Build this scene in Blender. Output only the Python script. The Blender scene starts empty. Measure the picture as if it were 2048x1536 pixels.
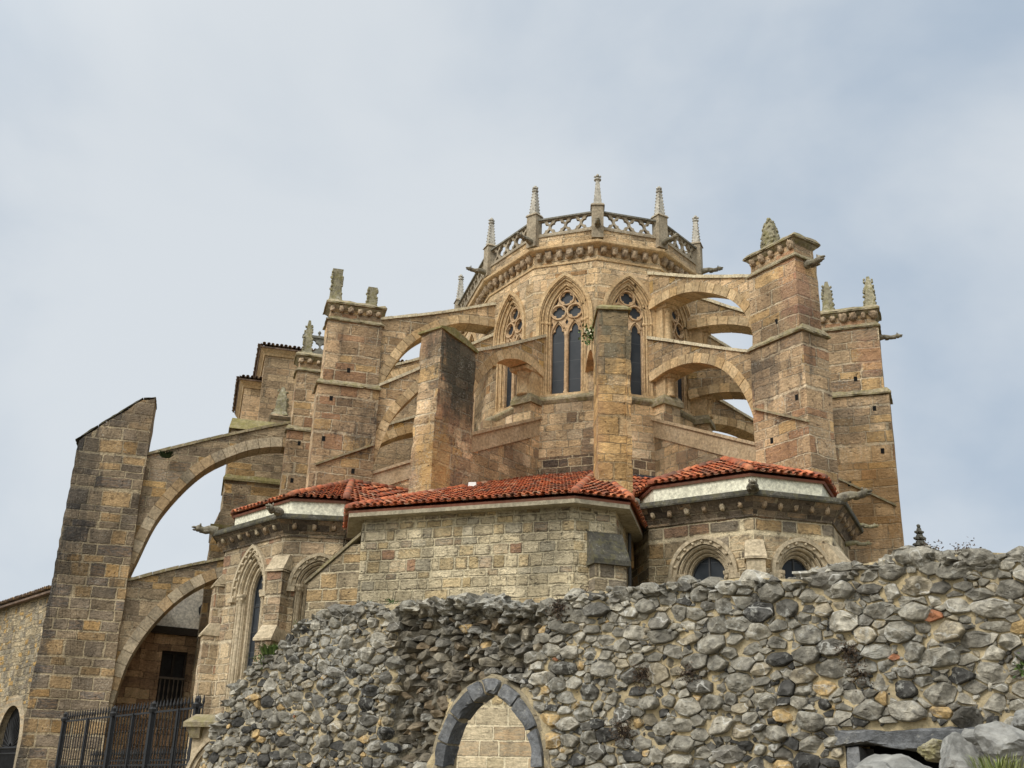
import bpy, bmesh, math, random
import numpy as np
from mathutils import Vector, noise as mnoise
from mathutils.geometry import tessellate_polygon

random.seed(7)
SC = bpy.context.scene
COL = SC.collection
R_ = math.radians

# ------------------------------------------------------------------ camera
FPX = 2216.0                       # focal length in pixels of the 2048 px wide photograph
EYE = 1.6
_U = Vector((181.0, 5898.0, -FPX)).normalized()      # world up seen in camera axes
_F = Vector((0, 0, -1)); _F = (_F - _U * _F.dot(_U)).normalized()
_R = _F.cross(_U)
cam = bpy.data.cameras.new("camera")
cam.sensor_width = 36.0
cam.lens = FPX / 2048.0 * 36.0
cam.clip_start = 0.1
cam.clip_end = 3000
camo = bpy.data.objects.new("camera", cam)
COL.objects.link(camo)
from mathutils import Matrix
camo.matrix_world = Matrix(((_R.x, _R.y, _R.z, 0), (_F.x, _F.y, _F.z, 0), (_U.x, _U.y, _U.z, EYE), (0, 0, 0, 1)))
SC.camera = camo


def P(u, v, Y):
    """photo pixel (2048 x 1536) -> world point at forward distance Y"""
    r = Vector((u - 1024.0, 768.0 - v, -FPX))
    x, y, z = r.dot(_R), r.dot(_F), r.dot(_U)
    k = Y / y
    return Vector((x * k, Y, z * k + EYE))


# ------------------------------------------------------------------ light
SUN_DIR = Vector((-0.62, -0.62, 0.80)).normalized()      # towards the sun: behind the camera, left
EL = math.asin(SUN_DIR.z)
AZ = math.atan2(SUN_DIR.x, SUN_DIR.y)
w = bpy.data.worlds.new("World")
SC.world = w
w.use_nodes = True
wn = w.node_tree
wn.nodes.clear()


def wnode(t, **k):
    n = wn.nodes.new(t)
    for a, b in k.items():
        setattr(n, a, b)
    return n


sky = wnode("ShaderNodeTexSky", sky_type='NISHITA', sun_disc=False, sun_elevation=EL, sun_rotation=AZ)
tc = wnode("ShaderNodeTexCoord")
mp = wnode("ShaderNodeMapping")
mp.inputs['Scale'].default_value = (1.0, 1.0, 1.7)
mp.inputs['Location'].default_value = (3.1, 0.4, 0.55)
wn.links.new(tc.outputs['Generated'], mp.inputs['Vector'])
no = wnode("ShaderNodeTexNoise")
no.inputs['Scale'].default_value = 1.9
no.inputs['Detail'].default_value = 7
no.inputs['Roughness'].default_value = 0.5
no.inputs['Distortion'].default_value = 0.35
wn.links.new(mp.outputs[0], no.inputs['Vector'])
cr = wnode("ShaderNodeValToRGB")
cr.color_ramp.interpolation = 'EASE'
cr.color_ramp.elements[0].position = 0.33
cr.color_ramp.elements[0].color = (4.2, 5.1, 6.2, 1)
cr.color_ramp.elements[1].position = 0.66
cr.color_ramp.elements[1].color = (7.0, 7.45, 7.85, 1)
wn.links.new(no.outputs['Fac'], cr.inputs['Fac'])
# an overcast dome is brighter overhead and round the hidden sun
sep = wnode("ShaderNodeSeparateXYZ")
wn.links.new(tc.outputs['Generated'], sep.inputs[0])
mr = wnode("ShaderNodeMapRange")
mr.interpolation_type = 'SMOOTHSTEP'
mr.inputs['From Min'].default_value = 0.62
mr.inputs['From Max'].default_value = 0.95
mr.inputs['To Min'].default_value = 1.0
mr.inputs['To Max'].default_value = 1.9
wn.links.new(sep.outputs['Z'], mr.inputs['Value'])
dotn = wnode("ShaderNodeVectorMath", operation='DOT_PRODUCT')
dotn.inputs[1].default_value = SUN_DIR
wn.links.new(tc.outputs['Generated'], dotn.inputs[0])
mr2 = wnode("ShaderNodeMapRange")
mr2.interpolation_type = 'SMOOTHSTEP'
mr2.inputs['From Min'].default_value = 0.1
mr2.inputs['From Max'].default_value = 1.0
mr2.inputs['To Min'].default_value = 1.0
mr2.inputs['To Max'].default_value = 2.6
wn.links.new(dotn.outputs['Value'], mr2.inputs['Value'])
mul = wnode("ShaderNodeMath", operation='MULTIPLY')
wn.links.new(mr.outputs[0], mul.inputs[0])
wn.links.new(mr2.outputs[0], mul.inputs[1])
vm = wnode("ShaderNodeVectorMath", operation='SCALE')
wn.links.new(cr.outputs['Color'], vm.inputs[0])
wn.links.new(mul.outputs[0], vm.inputs['Scale'])
mx = wnode("ShaderNodeMix", data_type='RGBA')
mx.inputs['Factor'].default_value = 0.93
wn.links.new(sky.outputs[0], mx.inputs['A'])
# the cloud in front of the sun is warmer
wm = wnode("ShaderNodeMix", data_type='RGBA')
wm.blend_type = 'MULTIPLY'
wn.links.new(mr2.outputs[0], wm.inputs['Factor'])
mr3 = wnode("ShaderNodeMapRange")
mr3.inputs['From Min'].default_value = 1.0
mr3.inputs['From Max'].default_value = 2.0
wn.links.new(mul.outputs[0], mr3.inputs['Value'])
wn.links.new(mr3.outputs[0], wm.inputs['Factor'])
wn.links.new(vm.outputs[0], wm.inputs['A'])
wm.inputs['B'].default_value = (1.06, 0.97, 0.84, 1)
wn.links.new(wm.outputs['Result'], mx.inputs['B'])
bg = wnode("ShaderNodeBackground")
bg.inputs['Strength'].default_value = 0.085
wn.links.new(mx.outputs['Result'], bg.inputs['Color'])
wo = wnode("ShaderNodeOutputWorld")
wn.links.new(bg.outputs[0], wo.inputs['Surface'])

sl = bpy.data.lights.new("sun", 'SUN')
sl.energy = 1.5
sl.angle = R_(14)
sl.color = (1.0, 0.955, 0.89)
so = bpy.data.objects.new("sun", sl)
so.rotation_euler = SUN_DIR.to_track_quat('Z', 'Y').to_euler()
COL.objects.link(so)
SC.view_settings.view_transform = 'Standard'
SC.view_settings.look = 'None'
SC.view_settings.exposure = 0.28
SC.view_settings.gamma = 1.0


# ------------------------------------------------------------------ node helpers
class NT:
    def __init__(s, name):
        s.m = bpy.data.materials.new(name)
        s.m.use_nodes = True
        s.t = s.m.node_tree
        s.t.nodes.clear()
        s.out = s.t.nodes.new("ShaderNodeOutputMaterial")
        s.b = s.t.nodes.new("ShaderNodeBsdfPrincipled")
        s.t.links.new(s.b.outputs[0], s.out.inputs[0])
        s._pos = s._uv = None

    def link(s, val, sock):
        if isinstance(val, bpy.types.NodeSocket):
            s.t.links.new(val, sock)
        elif val is not None:
            if isinstance(val, (tuple, list)) and len(val) == 3 and sock.type == 'RGBA':
                val = (*val, 1)
            sock.default_value = val

    def n(s, t, **k):
        x = s.t.nodes.new(t)
        for a, b in k.items():
            setattr(x, a, b)
        return x

    def math(s, op, a, b=0.0, c=0.0, clamp=False):
        x = s.n("ShaderNodeMath", operation=op, use_clamp=clamp)
        s.link(a, x.inputs[0]); s.link(b, x.inputs[1]); s.link(c, x.inputs[2])
        return x.outputs[0]

    def pos(s):
        if s._pos is None:
            s._pos = s.n("ShaderNodeNewGeometry").outputs['Position']
        return s._pos

    def uv(s):
        if s._uv is None:
            q = s.n("ShaderNodeUVMap", uv_map="UV")
            x = s.n("ShaderNodeSeparateXYZ")
            s.link(q.outputs[0], x.inputs[0])
            s._uv = (x.outputs[0], x.outputs[1])
        return s._uv

    def vscale(s, v, sc):
        x = s.n("ShaderNodeVectorMath", operation='MULTIPLY')
        s.link(v, x.inputs[0]); x.inputs[1].default_value = sc
        return x.outputs[0]

    def noise(s, vec, scale, detail=3, rough=0.55, dist=0.0, dim='3D', w=None):
        x = s.n("ShaderNodeTexNoise", noise_dimensions=dim)
        if vec is not None:
            s.link(vec, x.inputs['Vector'])
        if w is not None:
            s.link(w, x.inputs['W'])
        x.inputs['Scale'].default_value = scale
        x.inputs['Detail'].default_value = detail
        x.inputs['Roughness'].default_value = rough
        x.inputs['Distortion'].default_value = dist
        return x.outputs['Fac'], x.outputs['Color']

    def white(s, vec=None, w=None):
        x = s.n("ShaderNodeTexWhiteNoise", noise_dimensions='2D' if vec is not None else '1D')
        if vec is not None:
            s.link(vec, x.inputs['Vector'])
        else:
            s.link(w, x.inputs['W'])
        return x.outputs['Value'], x.outputs['Color']

    def comb(s, a, b, c=0.0):
        x = s.n("ShaderNodeCombineXYZ")
        s.link(a, x.inputs[0]); s.link(b, x.inputs[1]); s.link(c, x.inputs[2])
        return x.outputs[0]

    def sepc(s, c):
        x = s.n("ShaderNodeSeparateColor")
        s.link(c, x.inputs[0])
        return x.outputs

    def step(s, v, a, b, o0=0.0, o1=1.0, smooth=True):
        x = s.n("ShaderNodeMapRange")
        if smooth:
            x.interpolation_type = 'SMOOTHSTEP'
        s.link(v, x.inputs['Value'])
        x.inputs['From Min'].default_value = a
        x.inputs['From Max'].default_value = b
        x.inputs['To Min'].default_value = o0
        x.inputs['To Max'].default_value = o1
        return x.outputs[0]

    def mix(s, f, a, b, blend='MIX'):
        x = s.n("ShaderNodeMix", data_type='RGBA', blend_type=blend)
        s.link(f, x.inputs[0]); s.link(a, x.inputs[6]); s.link(b, x.inputs[7])
        return x.outputs[2]

    def ramp(s, f, stops, interp='LINEAR'):
        x = s.n("ShaderNodeValToRGB")
        r = x.color_ramp
        r.interpolation = interp
        while len(r.elements) < len(stops):
            r.elements.new(0.5)
        for e, (p, c) in zip(r.elements, stops):
            e.position = p
            e.color = (*c, 1)
        s.link(f, x.inputs[0])
        return x.outputs[0]

    def bright(s, col, f):
        x = s.n("ShaderNodeVectorMath", operation='SCALE')
        s.link(col, x.inputs[0]); s.link(f, x.inputs['Scale'])
        return x.outputs[0]

    def bump(s, h, strength=0.6, dist=0.03):
        x = s.n("ShaderNodeBump")
        x.inputs['Strength'].default_value = strength
        x.inputs['Distance'].default_value = dist
        s.link(h, x.inputs['Height'])
        s.link(x.outputs[0], s.b.inputs['Normal'])

    def attr(s, name):
        return s.n("ShaderNodeAttribute", attribute_name=name).outputs['Fac']

    def finish(s, col, rough=0.9, spec=0.25):
        s.link(col, s.b.inputs['Base Color'])
        s.link(rough, s.b.inputs['Roughness'])
        s.b.inputs['Specular IOR Level'].default_value = spec
        return s.m


def weather(k, col, stain=None, lichen=0.0, blobs=(), seed=0.0, per=None):
    """stains, soot and lichen that have a shape of their own"""
    p = k.pos()
    if stain:
        c, thr, amt, sc = stain
        a, _ = k.noise(p, sc, 8, 0.62, 0.3)
        st, _ = k.noise(k.vscale(p, (3.2, 3.2, 0.35)), 1.4, 6, 0.65)
        a = k.math('ADD', k.math('MULTIPLY', a, 0.5), k.math('MULTIPLY', st, 0.5))
        f = k.math('MULTIPLY', k.step(a, thr, thr + 0.13), amt)
        col = k.mix(f, col, c)
    for (bx, by, bz, rx, rz, c, amt) in blobs:
        d = k.n("ShaderNodeVectorMath", operation='SUBTRACT')
        k.link(p, d.inputs[0]); d.inputs[1].default_value = (bx, by, bz)
        q = k.vscale(d.outputs[0], (1 / rx, 1 / rx, 1 / rz))
        ln = k.n("ShaderNodeVectorMath", operation='LENGTH')
        k.link(q, ln.inputs[0])
        nn, _ = k.noise(k.vscale(p, (1.6, 1.6, 0.4)), 2.2, 8, 0.7)
        n5, _ = k.noise(p, 6.0, 6, 0.7)
        dist = k.math('ADD', ln.outputs['Value'], k.math('MULTIPLY', k.math('SUBTRACT', nn, 0.5), 1.8))
        dist = k.math('ADD', dist, k.math('MULTIPLY', k.math('SUBTRACT', n5, 0.5), 1.2))
        f = k.math('MULTIPLY', k.step(dist, 1.2, 0.55, 0, 1), amt)
        if per is not None:
            f = k.math('MULTIPLY', f, per)
        col = k.mix(f, col, c)
    if lichen > 0:
        a, _ = k.noise(p, 16, 4, 0.6)
        b, _ = k.noise(p, 1.3, 3)
        f = k.math('MULTIPLY', k.step(k.math('ADD', a, k.math('MULTIPLY', b, 0.5)), 0.86, 0.95), lichen)
        col = k.mix(f, col, (0.42, 0.40, 0.34))
    return col


def ashlar(name, pal, mortar=(0.52, 0.43, 0.29), bw=0.62, bh=0.33, m=0.013, seed=0.0, stain=None, lichen=0.25,
           blobs=(), bump=0.7, var=0.35, wob=0.09, patch=None, mfade=0.25, warm=0.5):
    k = NT(name)
    p = k.pos()
    u, v = k.uv()
    _, c1 = k.noise(p, 1.1, 2)
    _, c2 = k.noise(p, 7.0, 3, 0.6)
    a, b = k.sepc(c1), k.sepc(c2)

    def off(x, i):
        t = k.math('MULTIPLY_ADD', a[i], wob, -wob / 2)
        t2 = k.math('MULTIPLY_ADD', b[i], 0.05, -0.025)
        return k.math('ADD', x, k.math('ADD', t, t2))
    u2, v2 = off(u, 0), off(v, 1)
    vs = k.math('MULTIPLY_ADD', v2, 1.0 / bh, seed)
    nv, _ = k.noise(None, 0.41, 1, dim='1D', w=vs)
    vv = k.math('MULTIPLY_ADD', nv, 1.5, vs)
    row = k.math('FLOOR', vv)
    fv = k.math('SUBTRACT', vv, row)
    w1, wc = k.white(w=row)
    wcs = k.sepc(wc)
    us = k.math('MULTIPLY', k.math('MULTIPLY', u2, 1.0 / bw), k.math('MULTIPLY_ADD', wcs[1], 0.5, 0.78))
    us = k.math('MULTIPLY_ADD', w1, 17.0, us)
    nu, _ = k.noise(k.comb(us, k.math('MULTIPLY', row, 3.7)), 0.62, 1, dim='2D')
    uu = k.math('MULTIPLY_ADD', nu, 1.5, us)
    colm = k.math('FLOOR', uu)
    fu = k.math('SUBTRACT', uu, colm)
    du = k.math('MULTIPLY', k.math('MINIMUM', fu, k.math('SUBTRACT', 1.0, fu)), bw)
    dv = k.math('MULTIPLY', k.math('MINIMUM', fv, k.math('SUBTRACT', 1.0, fv)), bh)
    d = k.math('SMOOTH_MIN', du, dv, 0.05)
    g, gc = k.noise(p, 13.0, 7, 0.65)
    g3, _ = k.noise(p, 4.0, 4, 0.6)
    d = k.math('MULTIPLY_ADD', k.math('SUBTRACT', g, 0.5), 0.045, d)
    d = k.math('MULTIPLY_ADD', k.math('SUBTRACT', g3, 0.5), 0.035, d)
    mask = k.step(d, m * 0.3, m * 1.5)
    edge = k.math('MULTIPLY', mask, k.step(d, m * 3.2, m * 1.2))
    wide, _ = k.noise(p, 0.8, 4)
    # joints fade away where the stone has weathered over them
    jf = k.step(wide, 0.44, 0.64, 0.0, mfade * 0.7)
    rv, rc = k.white(vec=k.comb(colm, row))
    rcs = k.sepc(rc)
    stone = k.ramp(rv, pal, 'CONSTANT')
    stone = k.mix(warm, stone, (1.0, 0.865, 0.72), 'MULTIPLY')
    stone = k.bright(stone, k.math('MULTIPLY_ADD', rcs[1], var * 1.6, 1.0 - var * 0.8))
    band, _ = k.noise(k.vscale(p, (1.6, 1.6, 7.0)), 1.7, 6, 0.65, 1.2)
    stone = k.bright(stone, k.step(band, 0.34, 0.68, 0.74, 1.24, False))
    stone = k.bright(stone, k.step(g, 0.32, 0.68, 0.76, 1.24, False))
    tint = k.step(rcs[0], 0.55, 0.95, 0.0, 0.35)
    stone = k.mix(k.math('MULTIPLY', tint, k.step(band, 0.45, 0.6)), stone, (0.36, 0.20, 0.08))
    # arrises are chipped and hold grime on one side of the joint
    stone = k.mix(k.math('MULTIPLY', edge, k.step(g3, 0.45, 0.6, 0.0, 0.75)), stone, (0.085, 0.065, 0.045))
    mcol = k.bright(mortar, k.step(g, 0.36, 0.64, 0.7, 1.2, False))
    mk = k.math('MAXIMUM', mask, jf)
    col = k.mix(mk, mcol, stone)
    if patch:
        pc, thr, amt = patch
        f = k.math('MULTIPLY', k.step(wide, thr, thr + 0.14), amt)
        col = k.mix(f, col, k.bright(pc, k.step(g, 0.36, 0.64, 0.65, 1.3, False)))
    col = weather(k, col, stain, lichen, blobs, seed, k.step(rcs[0], 0.1, 0.75, 0.6, 1.0))
    # broad weathering: rain-washed pale areas and grimy ones
    wth, _ = k.noise(k.vscale(p, (1.0, 1.0, 0.45)), 0.55, 6, 0.62, 0.4)
    col = k.bright(col, k.step(wth, 0.33, 0.67, 0.66, 1.34))
    # small black pits and open joints
    pit, _ = k.noise(k.vscale(p, (1, 1, 1.7)), 5.5, 5, 0.7)
    col = k.mix(k.math('MULTIPLY', k.step(pit, 0.63, 0.72), 0.8), col, (0.045, 0.035, 0.028))
    h = k.math('MULTIPLY', mk, 0.6)
    h = k.math('MULTIPLY_ADD', g, 1.0, h)
    h = k.math('MULTIPLY_ADD', g3, 0.8, h)
    h = k.math('MULTIPLY_ADD', rcs[2], 0.4, h)
    h = k.math('MULTIPLY_ADD', band, 0.6, h)
    h = k.math('SUBTRACT', h, k.math('MULTIPLY', k.step(pit, 0.60, 0.72), 1.0))
    k.bump(h, bump * 1.3, 0.07)
    return k.finish(col)


def carved(name, c0, c1, stain=None, lichen=0.4, blobs=(), bump=0.6, rnd=0.0, moss=0.0, brown=0.5):
    """dressed or carved stone without coursing; optional per-block tint from the 'rnd' attribute"""
    k = NT(name)
    p = k.pos()
    g, _ = k.noise(p, 10.0, 8, 0.65)
    w_, _ = k.noise(p, 1.3, 4, 0.6)
    col = k.mix(k.step(w_, 0.35, 0.65), c0, c1)
    if rnd:
        r = k.attr('rnd')
        col = k.bright(col, k.math('MULTIPLY_ADD', r, rnd * 2, 1.0 - rnd))
        rw, _ = k.white(w=k.math('MULTIPLY', r, 91.7))
        col = k.mix(k.math('MULTIPLY', k.step(rw, 0.6, 0.95), brown), col, (0.36, 0.22, 0.09))
    col = k.bright(col, k.step(g, 0.36, 0.64, 0.68, 1.3, False))
    col = weather(k, col, stain, lichen, blobs)
    if moss:
        a, _ = k.noise(p, 4.5, 6, 0.7)
        col = k.mix(k.math('MULTIPLY', k.step(a, 0.47, 0.6), moss), col, (0.17, 0.15, 0.045))
    h = k.math('MULTIPLY_ADD', w_, 0.5, g)
    k.bump(h, bump, 0.04)
    return k.finish(col)


APSE_PAL = [(0, (0.49, 0.37, 0.225)), (0.25, (0.54, 0.425, 0.275)), (0.5, (0.46, 0.345, 0.215)), (0.68, (0.52, 0.42, 0.29)),
            (0.88, (0.38, 0.25, 0.135)), (0.94, (0.55, 0.45, 0.30))]
PIER_PAL = [(0, (0.40, 0.295, 0.185)), (0.28, (0.45, 0.345, 0.225)), (0.52, (0.34, 0.255, 0.165)), (0.7, (0.46, 0.33, 0.175)),
            (0.82, (0.34, 0.215, 0.135)), (0.92, (0.25, 0.195, 0.14))]
DARK = (0.055, 0.05, 0.045)
M = {}
M['apse'] = ashlar("apse_ashlar", APSE_PAL, (0.64, 0.51, 0.33), 0.58, 0.35, seed=3.1, m=0.019, mfade=0.12,
                   stain=((0.16, 0.11, 0.07), 0.585, 0.55, 0.7), lichen=0.2, wob=0.12)
M['apse_low'] = ashlar("lower_apse_ashlar", APSE_PAL[:4] + [(0.8, (0.5, 0.42, 0.30)), (0.92, (0.30, 0.23, 0.16))],
                       (0.60, 0.50, 0.34), 0.6, 0.36, seed=9.7, stain=((0.2, 0.14, 0.09), 0.6, 0.4, 0.6), lichen=0.15)
M['dark_course'] = ashlar("dark_course_ashlar", [(0, (0.16, 0.12, 0.085)), (0.35, (0.27, 0.19, 0.12)), (0.6, (0.11, 0.09, 0.075)), (0.82, (0.42, 0.32, 0.2))],
                          (0.58, 0.47, 0.31), 0.55, 0.30, m=0.022, seed=5.2, lichen=0.15)
M['pier'] = ashlar("pier_ashlar", PIER_PAL, (0.58, 0.47, 0.32), 0.85, 0.44, m=0.02, seed=1.3,
                   stain=((0.07, 0.055, 0.045), 0.55, 0.7, 0.55), lichen=0.4, wob=0.13, patch=((0.40, 0.27, 0.165), 0.57, 0.35), mfade=0.75,
                   blobs=[(-5.6, 41.2, 15.2, 1.2, 1.3, DARK, 0.8), (-6.2, 41.0, 12.6, 1.1, 0.9, (0.45, 0.24, 0.07), 0.7),
                          (12.9, 40.0, 15.6, 1.3, 0.9, DARK, 0.6), (13.6, 39.6, 12.5, 1.9, 2.2, (0.44, 0.23, 0.07), 0.55),
                          (9.6, 34.0, 18.2, 0.9, 1.4, (0.27, 0.12, 0.085), 0.5), (8.7, 35.5, 15.4, 0.9, 1.0, (0.09, 0.075, 0.06), 0.75),
                          (13.9, 39.7, 18.2, 0.7, 0.8, (0.23, 0.10, 0.07), 0.45), (-7.5, 40.9, 15.0, 0.5, 2.2, (0.40, 0.22, 0.13), 0.45)])
M['pier_mossy'] = ashlar("mossy_pier_ashlar", PIER_PAL, (0.5, 0.41, 0.28), 0.8, 0.44, m=0.018, seed=6.6, lichen=0.55, wob=0.13, mfade=0.95,
                         stain=((0.09, 0.07, 0.05), 0.52, 0.65, 0.8), patch=((0.41, 0.22, 0.13), 0.56, 0.45),
                         blobs=[(-1.6, 36.8, 16.2, 1.4, 2.0, (0.075, 0.068, 0.05), 0.97), (-1.4, 37.0, 15.6, 1.0, 1.6, (0.095, 0.085, 0.06), 0.9), (-2.4, 36.0, 12.4, 1.0, 1.6, (0.50, 0.31, 0.12), 0.75)])
M['pier_front'] = ashlar("front_pier_ashlar", [(0, (0.44, 0.30, 0.14)), (0.3, (0.50, 0.35, 0.17)), (0.6, (0.38, 0.25, 0.12)), (0.85, (0.46, 0.35, 0.21))],
                         (0.36, 0.26, 0.14), 0.95, 0.42, seed=2.2, lichen=0.35, mfade=0.3, wob=0.1,
                         stain=((0.12, 0.09, 0.06), 0.58, 0.5, 0.7),
                         blobs=[(3.2, 34.6, 16.9, 1.5, 2.1, (0.155, 0.13, 0.085), 0.95), (3.5, 34.6, 17.3, 1.2, .9, (0.12, 0.105, 0.07), 0.9), (2.7, 34.6, 13.8, 0.35, 4.0, (0.30, 0.18, 0.10), 0.5)])
M['arch_wall'] = ashlar("flying_arch_ashlar", [(0, (0.44, 0.33, 0.20)), (0.35, (0.50, 0.38, 0.24)), (0.65, (0.38, 0.28, 0.17)), (0.88, (0.48, 0.34, 0.15))],
                        (0.56, 0.46, 0.32), 0.6, 0.38, seed=8.1, m=0.018, lichen=0.25, stain=((0.14, 0.1, 0.07), 0.58, 0.6, 0.9), mfade=0.6)
M['old_pier'] = ashlar("old_pier_ashlar", [(0, (0.24, 0.19, 0.13)), (0.3, (0.19, 0.155, 0.115)), (0.55, (0.31, 0.22, 0.12)), (0.75, (0.15, 0.13, 0.11)), (0.9, (0.36, 0.24, 0.11))],
                       (0.42, 0.34, 0.22), 0.85, 0.44, m=0.03, seed=4.4, warm=0.28, lichen=0.3, wob=0.12, mfade=0.35,
                       stain=((0.06, 0.055, 0.05), 0.57, 0.6, 0.5),
                       blobs=[(-18.2, 44.6, 13.5, 1.3, 4.6, (0.04, 0.038, 0.036), 0.88), (-16.6, 45.1, 16.6, 1.2, 0.7, (0.055, 0.05, 0.045), 0.8),
                              (-18.6, 44.6, 8.0, 0.75, 7.0, (0.045, 0.043, 0.042), 0.8), (-15.9, 45.3, 16.6, 0.9, 1.6, (0.33, 0.24, 0.15), 0.5)])
M['old_arch'] = ashlar("old_arch_ashlar", [(0, (0.30, 0.24, 0.16)), (0.35, (0.25, 0.20, 0.14)), (0.65, (0.36, 0.25, 0.12)), (0.88, (0.20, 0.17, 0.13))],
                       (0.42, 0.35, 0.23), 0.8, 0.4, seed=12.4, warm=0.35, lichen=0.3, stain=((0.08, 0.07, 0.06), 0.56, 0.6, 0.7), mfade=0.6)
M['chapel'] = ashlar("chapel_ashlar", [(0, (0.28, 0.235, 0.16)), (0.25, (0.37, 0.30, 0.195)), (0.45, (0.20, 0.175, 0.135)), (0.66, (0.39, 0.285, 0.155)), (0.80, (0.28, 0.19, 0.13)), (0.87, (0.42, 0.36, 0.25))],
                     (0.58, 0.49, 0.33), 0.66, 0.34, m=0.027, seed=7.7, warm=0.30, lichen=0.2, wob=0.08, stain=((0.1, 0.085, 0.07), 0.6, 0.45, 0.7), mfade=0.2)
M['chapel_pink'] = ashlar("pink_chapel_ashlar", [(0, (0.41, 0.33, 0.22)), (0.3, (0.37, 0.285, 0.195)), (0.5, (0.45, 0.37, 0.25)), (0.72, (0.34, 0.28, 0.2)), (0.88, (0.36, 0.235, 0.165)), (0.94, (0.28, 0.23, 0.175))],
                          (0.56, 0.47, 0.33), 0.56, 0.34, m=0.022, seed=15.7, warm=0.40, lichen=0.15, wob=0.08, stain=((0.15, 0.11, 0.08), 0.61, 0.4, 0.7), mfade=0.25)
M['sacristy'] = ashlar("sacristy_ashlar", [(0, (0.50, 0.43, 0.29)), (0.22, (0.55, 0.48, 0.335)), (0.45, (0.47, 0.37, 0.21)), (0.6, (0.43, 0.39, 0.29)), (0.74, (0.50, 0.41, 0.25)), (0.86, (0.34, 0.295, 0.22)), (0.935, (0.39, 0.25, 0.165)), (0.96, (0.53, 0.45, 0.31))],
                       (0.64, 0.55, 0.37), 0.46, 0.30, m=0.027, seed=21.3, warm=0.20, lichen=0.12, wob=0.05, mfade=0.05, bump=0.85)
M['plinth'] = ashlar("plinth_ashlar", [(0, (0.38, 0.32, 0.21)), (0.4, (0.43, 0.365, 0.25)), (0.75, (0.34, 0.28, 0.19))],
                     (0.6, 0.52, 0.36), 0.75, 0.42, m=0.02, seed=2.9, warm=0.15, lichen=0.05, wob=0.015, mfade=0.0, bump=0.35, var=0.15)
M['house'] = ashlar("old_house_ashlar", [(0, (0.44, 0.30, 0.19)), (0.3, (0.50, 0.35, 0.22)), (0.6, (0.36, 0.25, 0.165)), (0.85, (0.55, 0.42, 0.27))],
                    (0.22, 0.15, 0.09), 0.7, 0.4, m=0.01, seed=31.0, warm=0.40, lichen=0.1, stain=((0.06, 0.045, 0.035), 0.54, 0.75, 0.6), mfade=0.7)
M['tower'] = ashlar("transept_ashlar", [(0, (0.40, 0.31, 0.2)), (0.35, (0.34, 0.26, 0.17)), (0.7, (0.45, 0.34, 0.22))],
                    (0.42, 0.33, 0.22), 0.8, 0.4, m=0.01, seed=41.0, warm=0.45, lichen=0.25, stain=((0.15, 0.11, 0.08), 0.58, 0.5, 0.6), mfade=0.5)
M['mould'] = carved("moulded_sandstone", (0.43, 0.295, 0.155), (0.50, 0.365, 0.21), stain=((0.20, 0.13, 0.075), 0.57, 0.6, 1.2), lichen=0.15, bump=0.35)
M['band_stone'] = carved("plain_band_stone", (0.38, 0.285, 0.175), (0.44, 0.34, 0.22), stain=((0.2, 0.15, 0.1), 0.55, 0.6, 1.0), lichen=0.3, bump=0.4)
M['tracery'] = carved("tracery_sandstone", (0.43, 0.29, 0.165), (0.49, 0.355, 0.22), stain=((0.26, 0.14, 0.075), 0.57, 0.6, 2.0), lichen=0.0, bump=0.3)
M['chapel_mould'] = carved("chapel_moulding_stone", (0.38, 0.31, 0.21), (0.47, 0.39, 0.27), stain=((0.12, 0.095, 0.07), 0.57, 0.6, 1.2), lichen=0.2, bump=0.5)
M['pale'] = carved("pale_limestone", (0.35, 0.325, 0.275), (0.45, 0.42, 0.36), stain=((0.17, 0.14, 0.10), 0.55, 0.6, 1.5), lichen=0.2, bump=0.45)
M['parapet'] = carved("parapet_limestone", (0.25, 0.205, 0.145), (0.34, 0.285, 0.205), stain=((0.10, 0.085, 0.065), 0.56, 0.7, 1.5), lichen=0.25, bump=0.4)
M['rail'] = carved("weathered_rail_stone", (0.13, 0.125, 0.105), (0.19, 0.18, 0.15), lichen=0.4, bump=0.4)
M['coping'] = carved("arch_coping_stone", (0.58, 0.51, 0.36), (0.47, 0.40, 0.27), stain=((0.16, 0.13, 0.09), 0.56, 0.65, 1.8), lichen=0.4, bump=0.5)
M['ledge'] = carved("weathered_ledge_stone", (0.21, 0.175, 0.115), (0.32, 0.265, 0.17), stain=((0.09, 0.08, 0.055), 0.52, 0.7, 1.4), lichen=0.5, bump=0.6, moss=0.5)
M['mossy'] = carved("lichen_covered_stone", (0.20, 0.18, 0.125), (0.30, 0.27, 0.18), stain=((0.07, 0.06, 0.045), 0.5, 0.8, 2.2), lichen=0.7, bump=0.9, moss=0.55)
M['moss_top'] = carved("mossy_top_stone", (0.20, 0.17, 0.07), (0.26, 0.22, 0.12), lichen=0.4, bump=0.9, moss=0.8)
M['voussoir'] = carved("voussoir_sandstone", (0.43, 0.305, 0.165), (0.50, 0.37, 0.215), stain=((0.2, 0.15, 0.1), 0.58, 0.5, 1.0), lichen=0.2, bump=0.5, rnd=0.32)
M['old_voussoir'] = carved("old_voussoir_stone", (0.30, 0.25, 0.175), (0.37, 0.30, 0.205), stain=((0.1, 0.085, 0.07), 0.55, 0.6, 1.0), lichen=0.3, bump=0.5, rnd=0.25)
M['corbel'] = carved("carved_corbel_stone", (0.28, 0.20, 0.125), (0.41, 0.31, 0.205), stain=((0.07, 0.055, 0.045), 0.5, 0.75, 2.5), lichen=0.2, bump=0.8)
M['gargoyle'] = carved("gargoyle_stone", (0.13, 0.115, 0.09), (0.21, 0.185, 0.14), stain=((0.05, 0.045, 0.04), 0.5, 0.7, 3.0), lichen=0.35, bump=0.8, moss=0.2)
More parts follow.
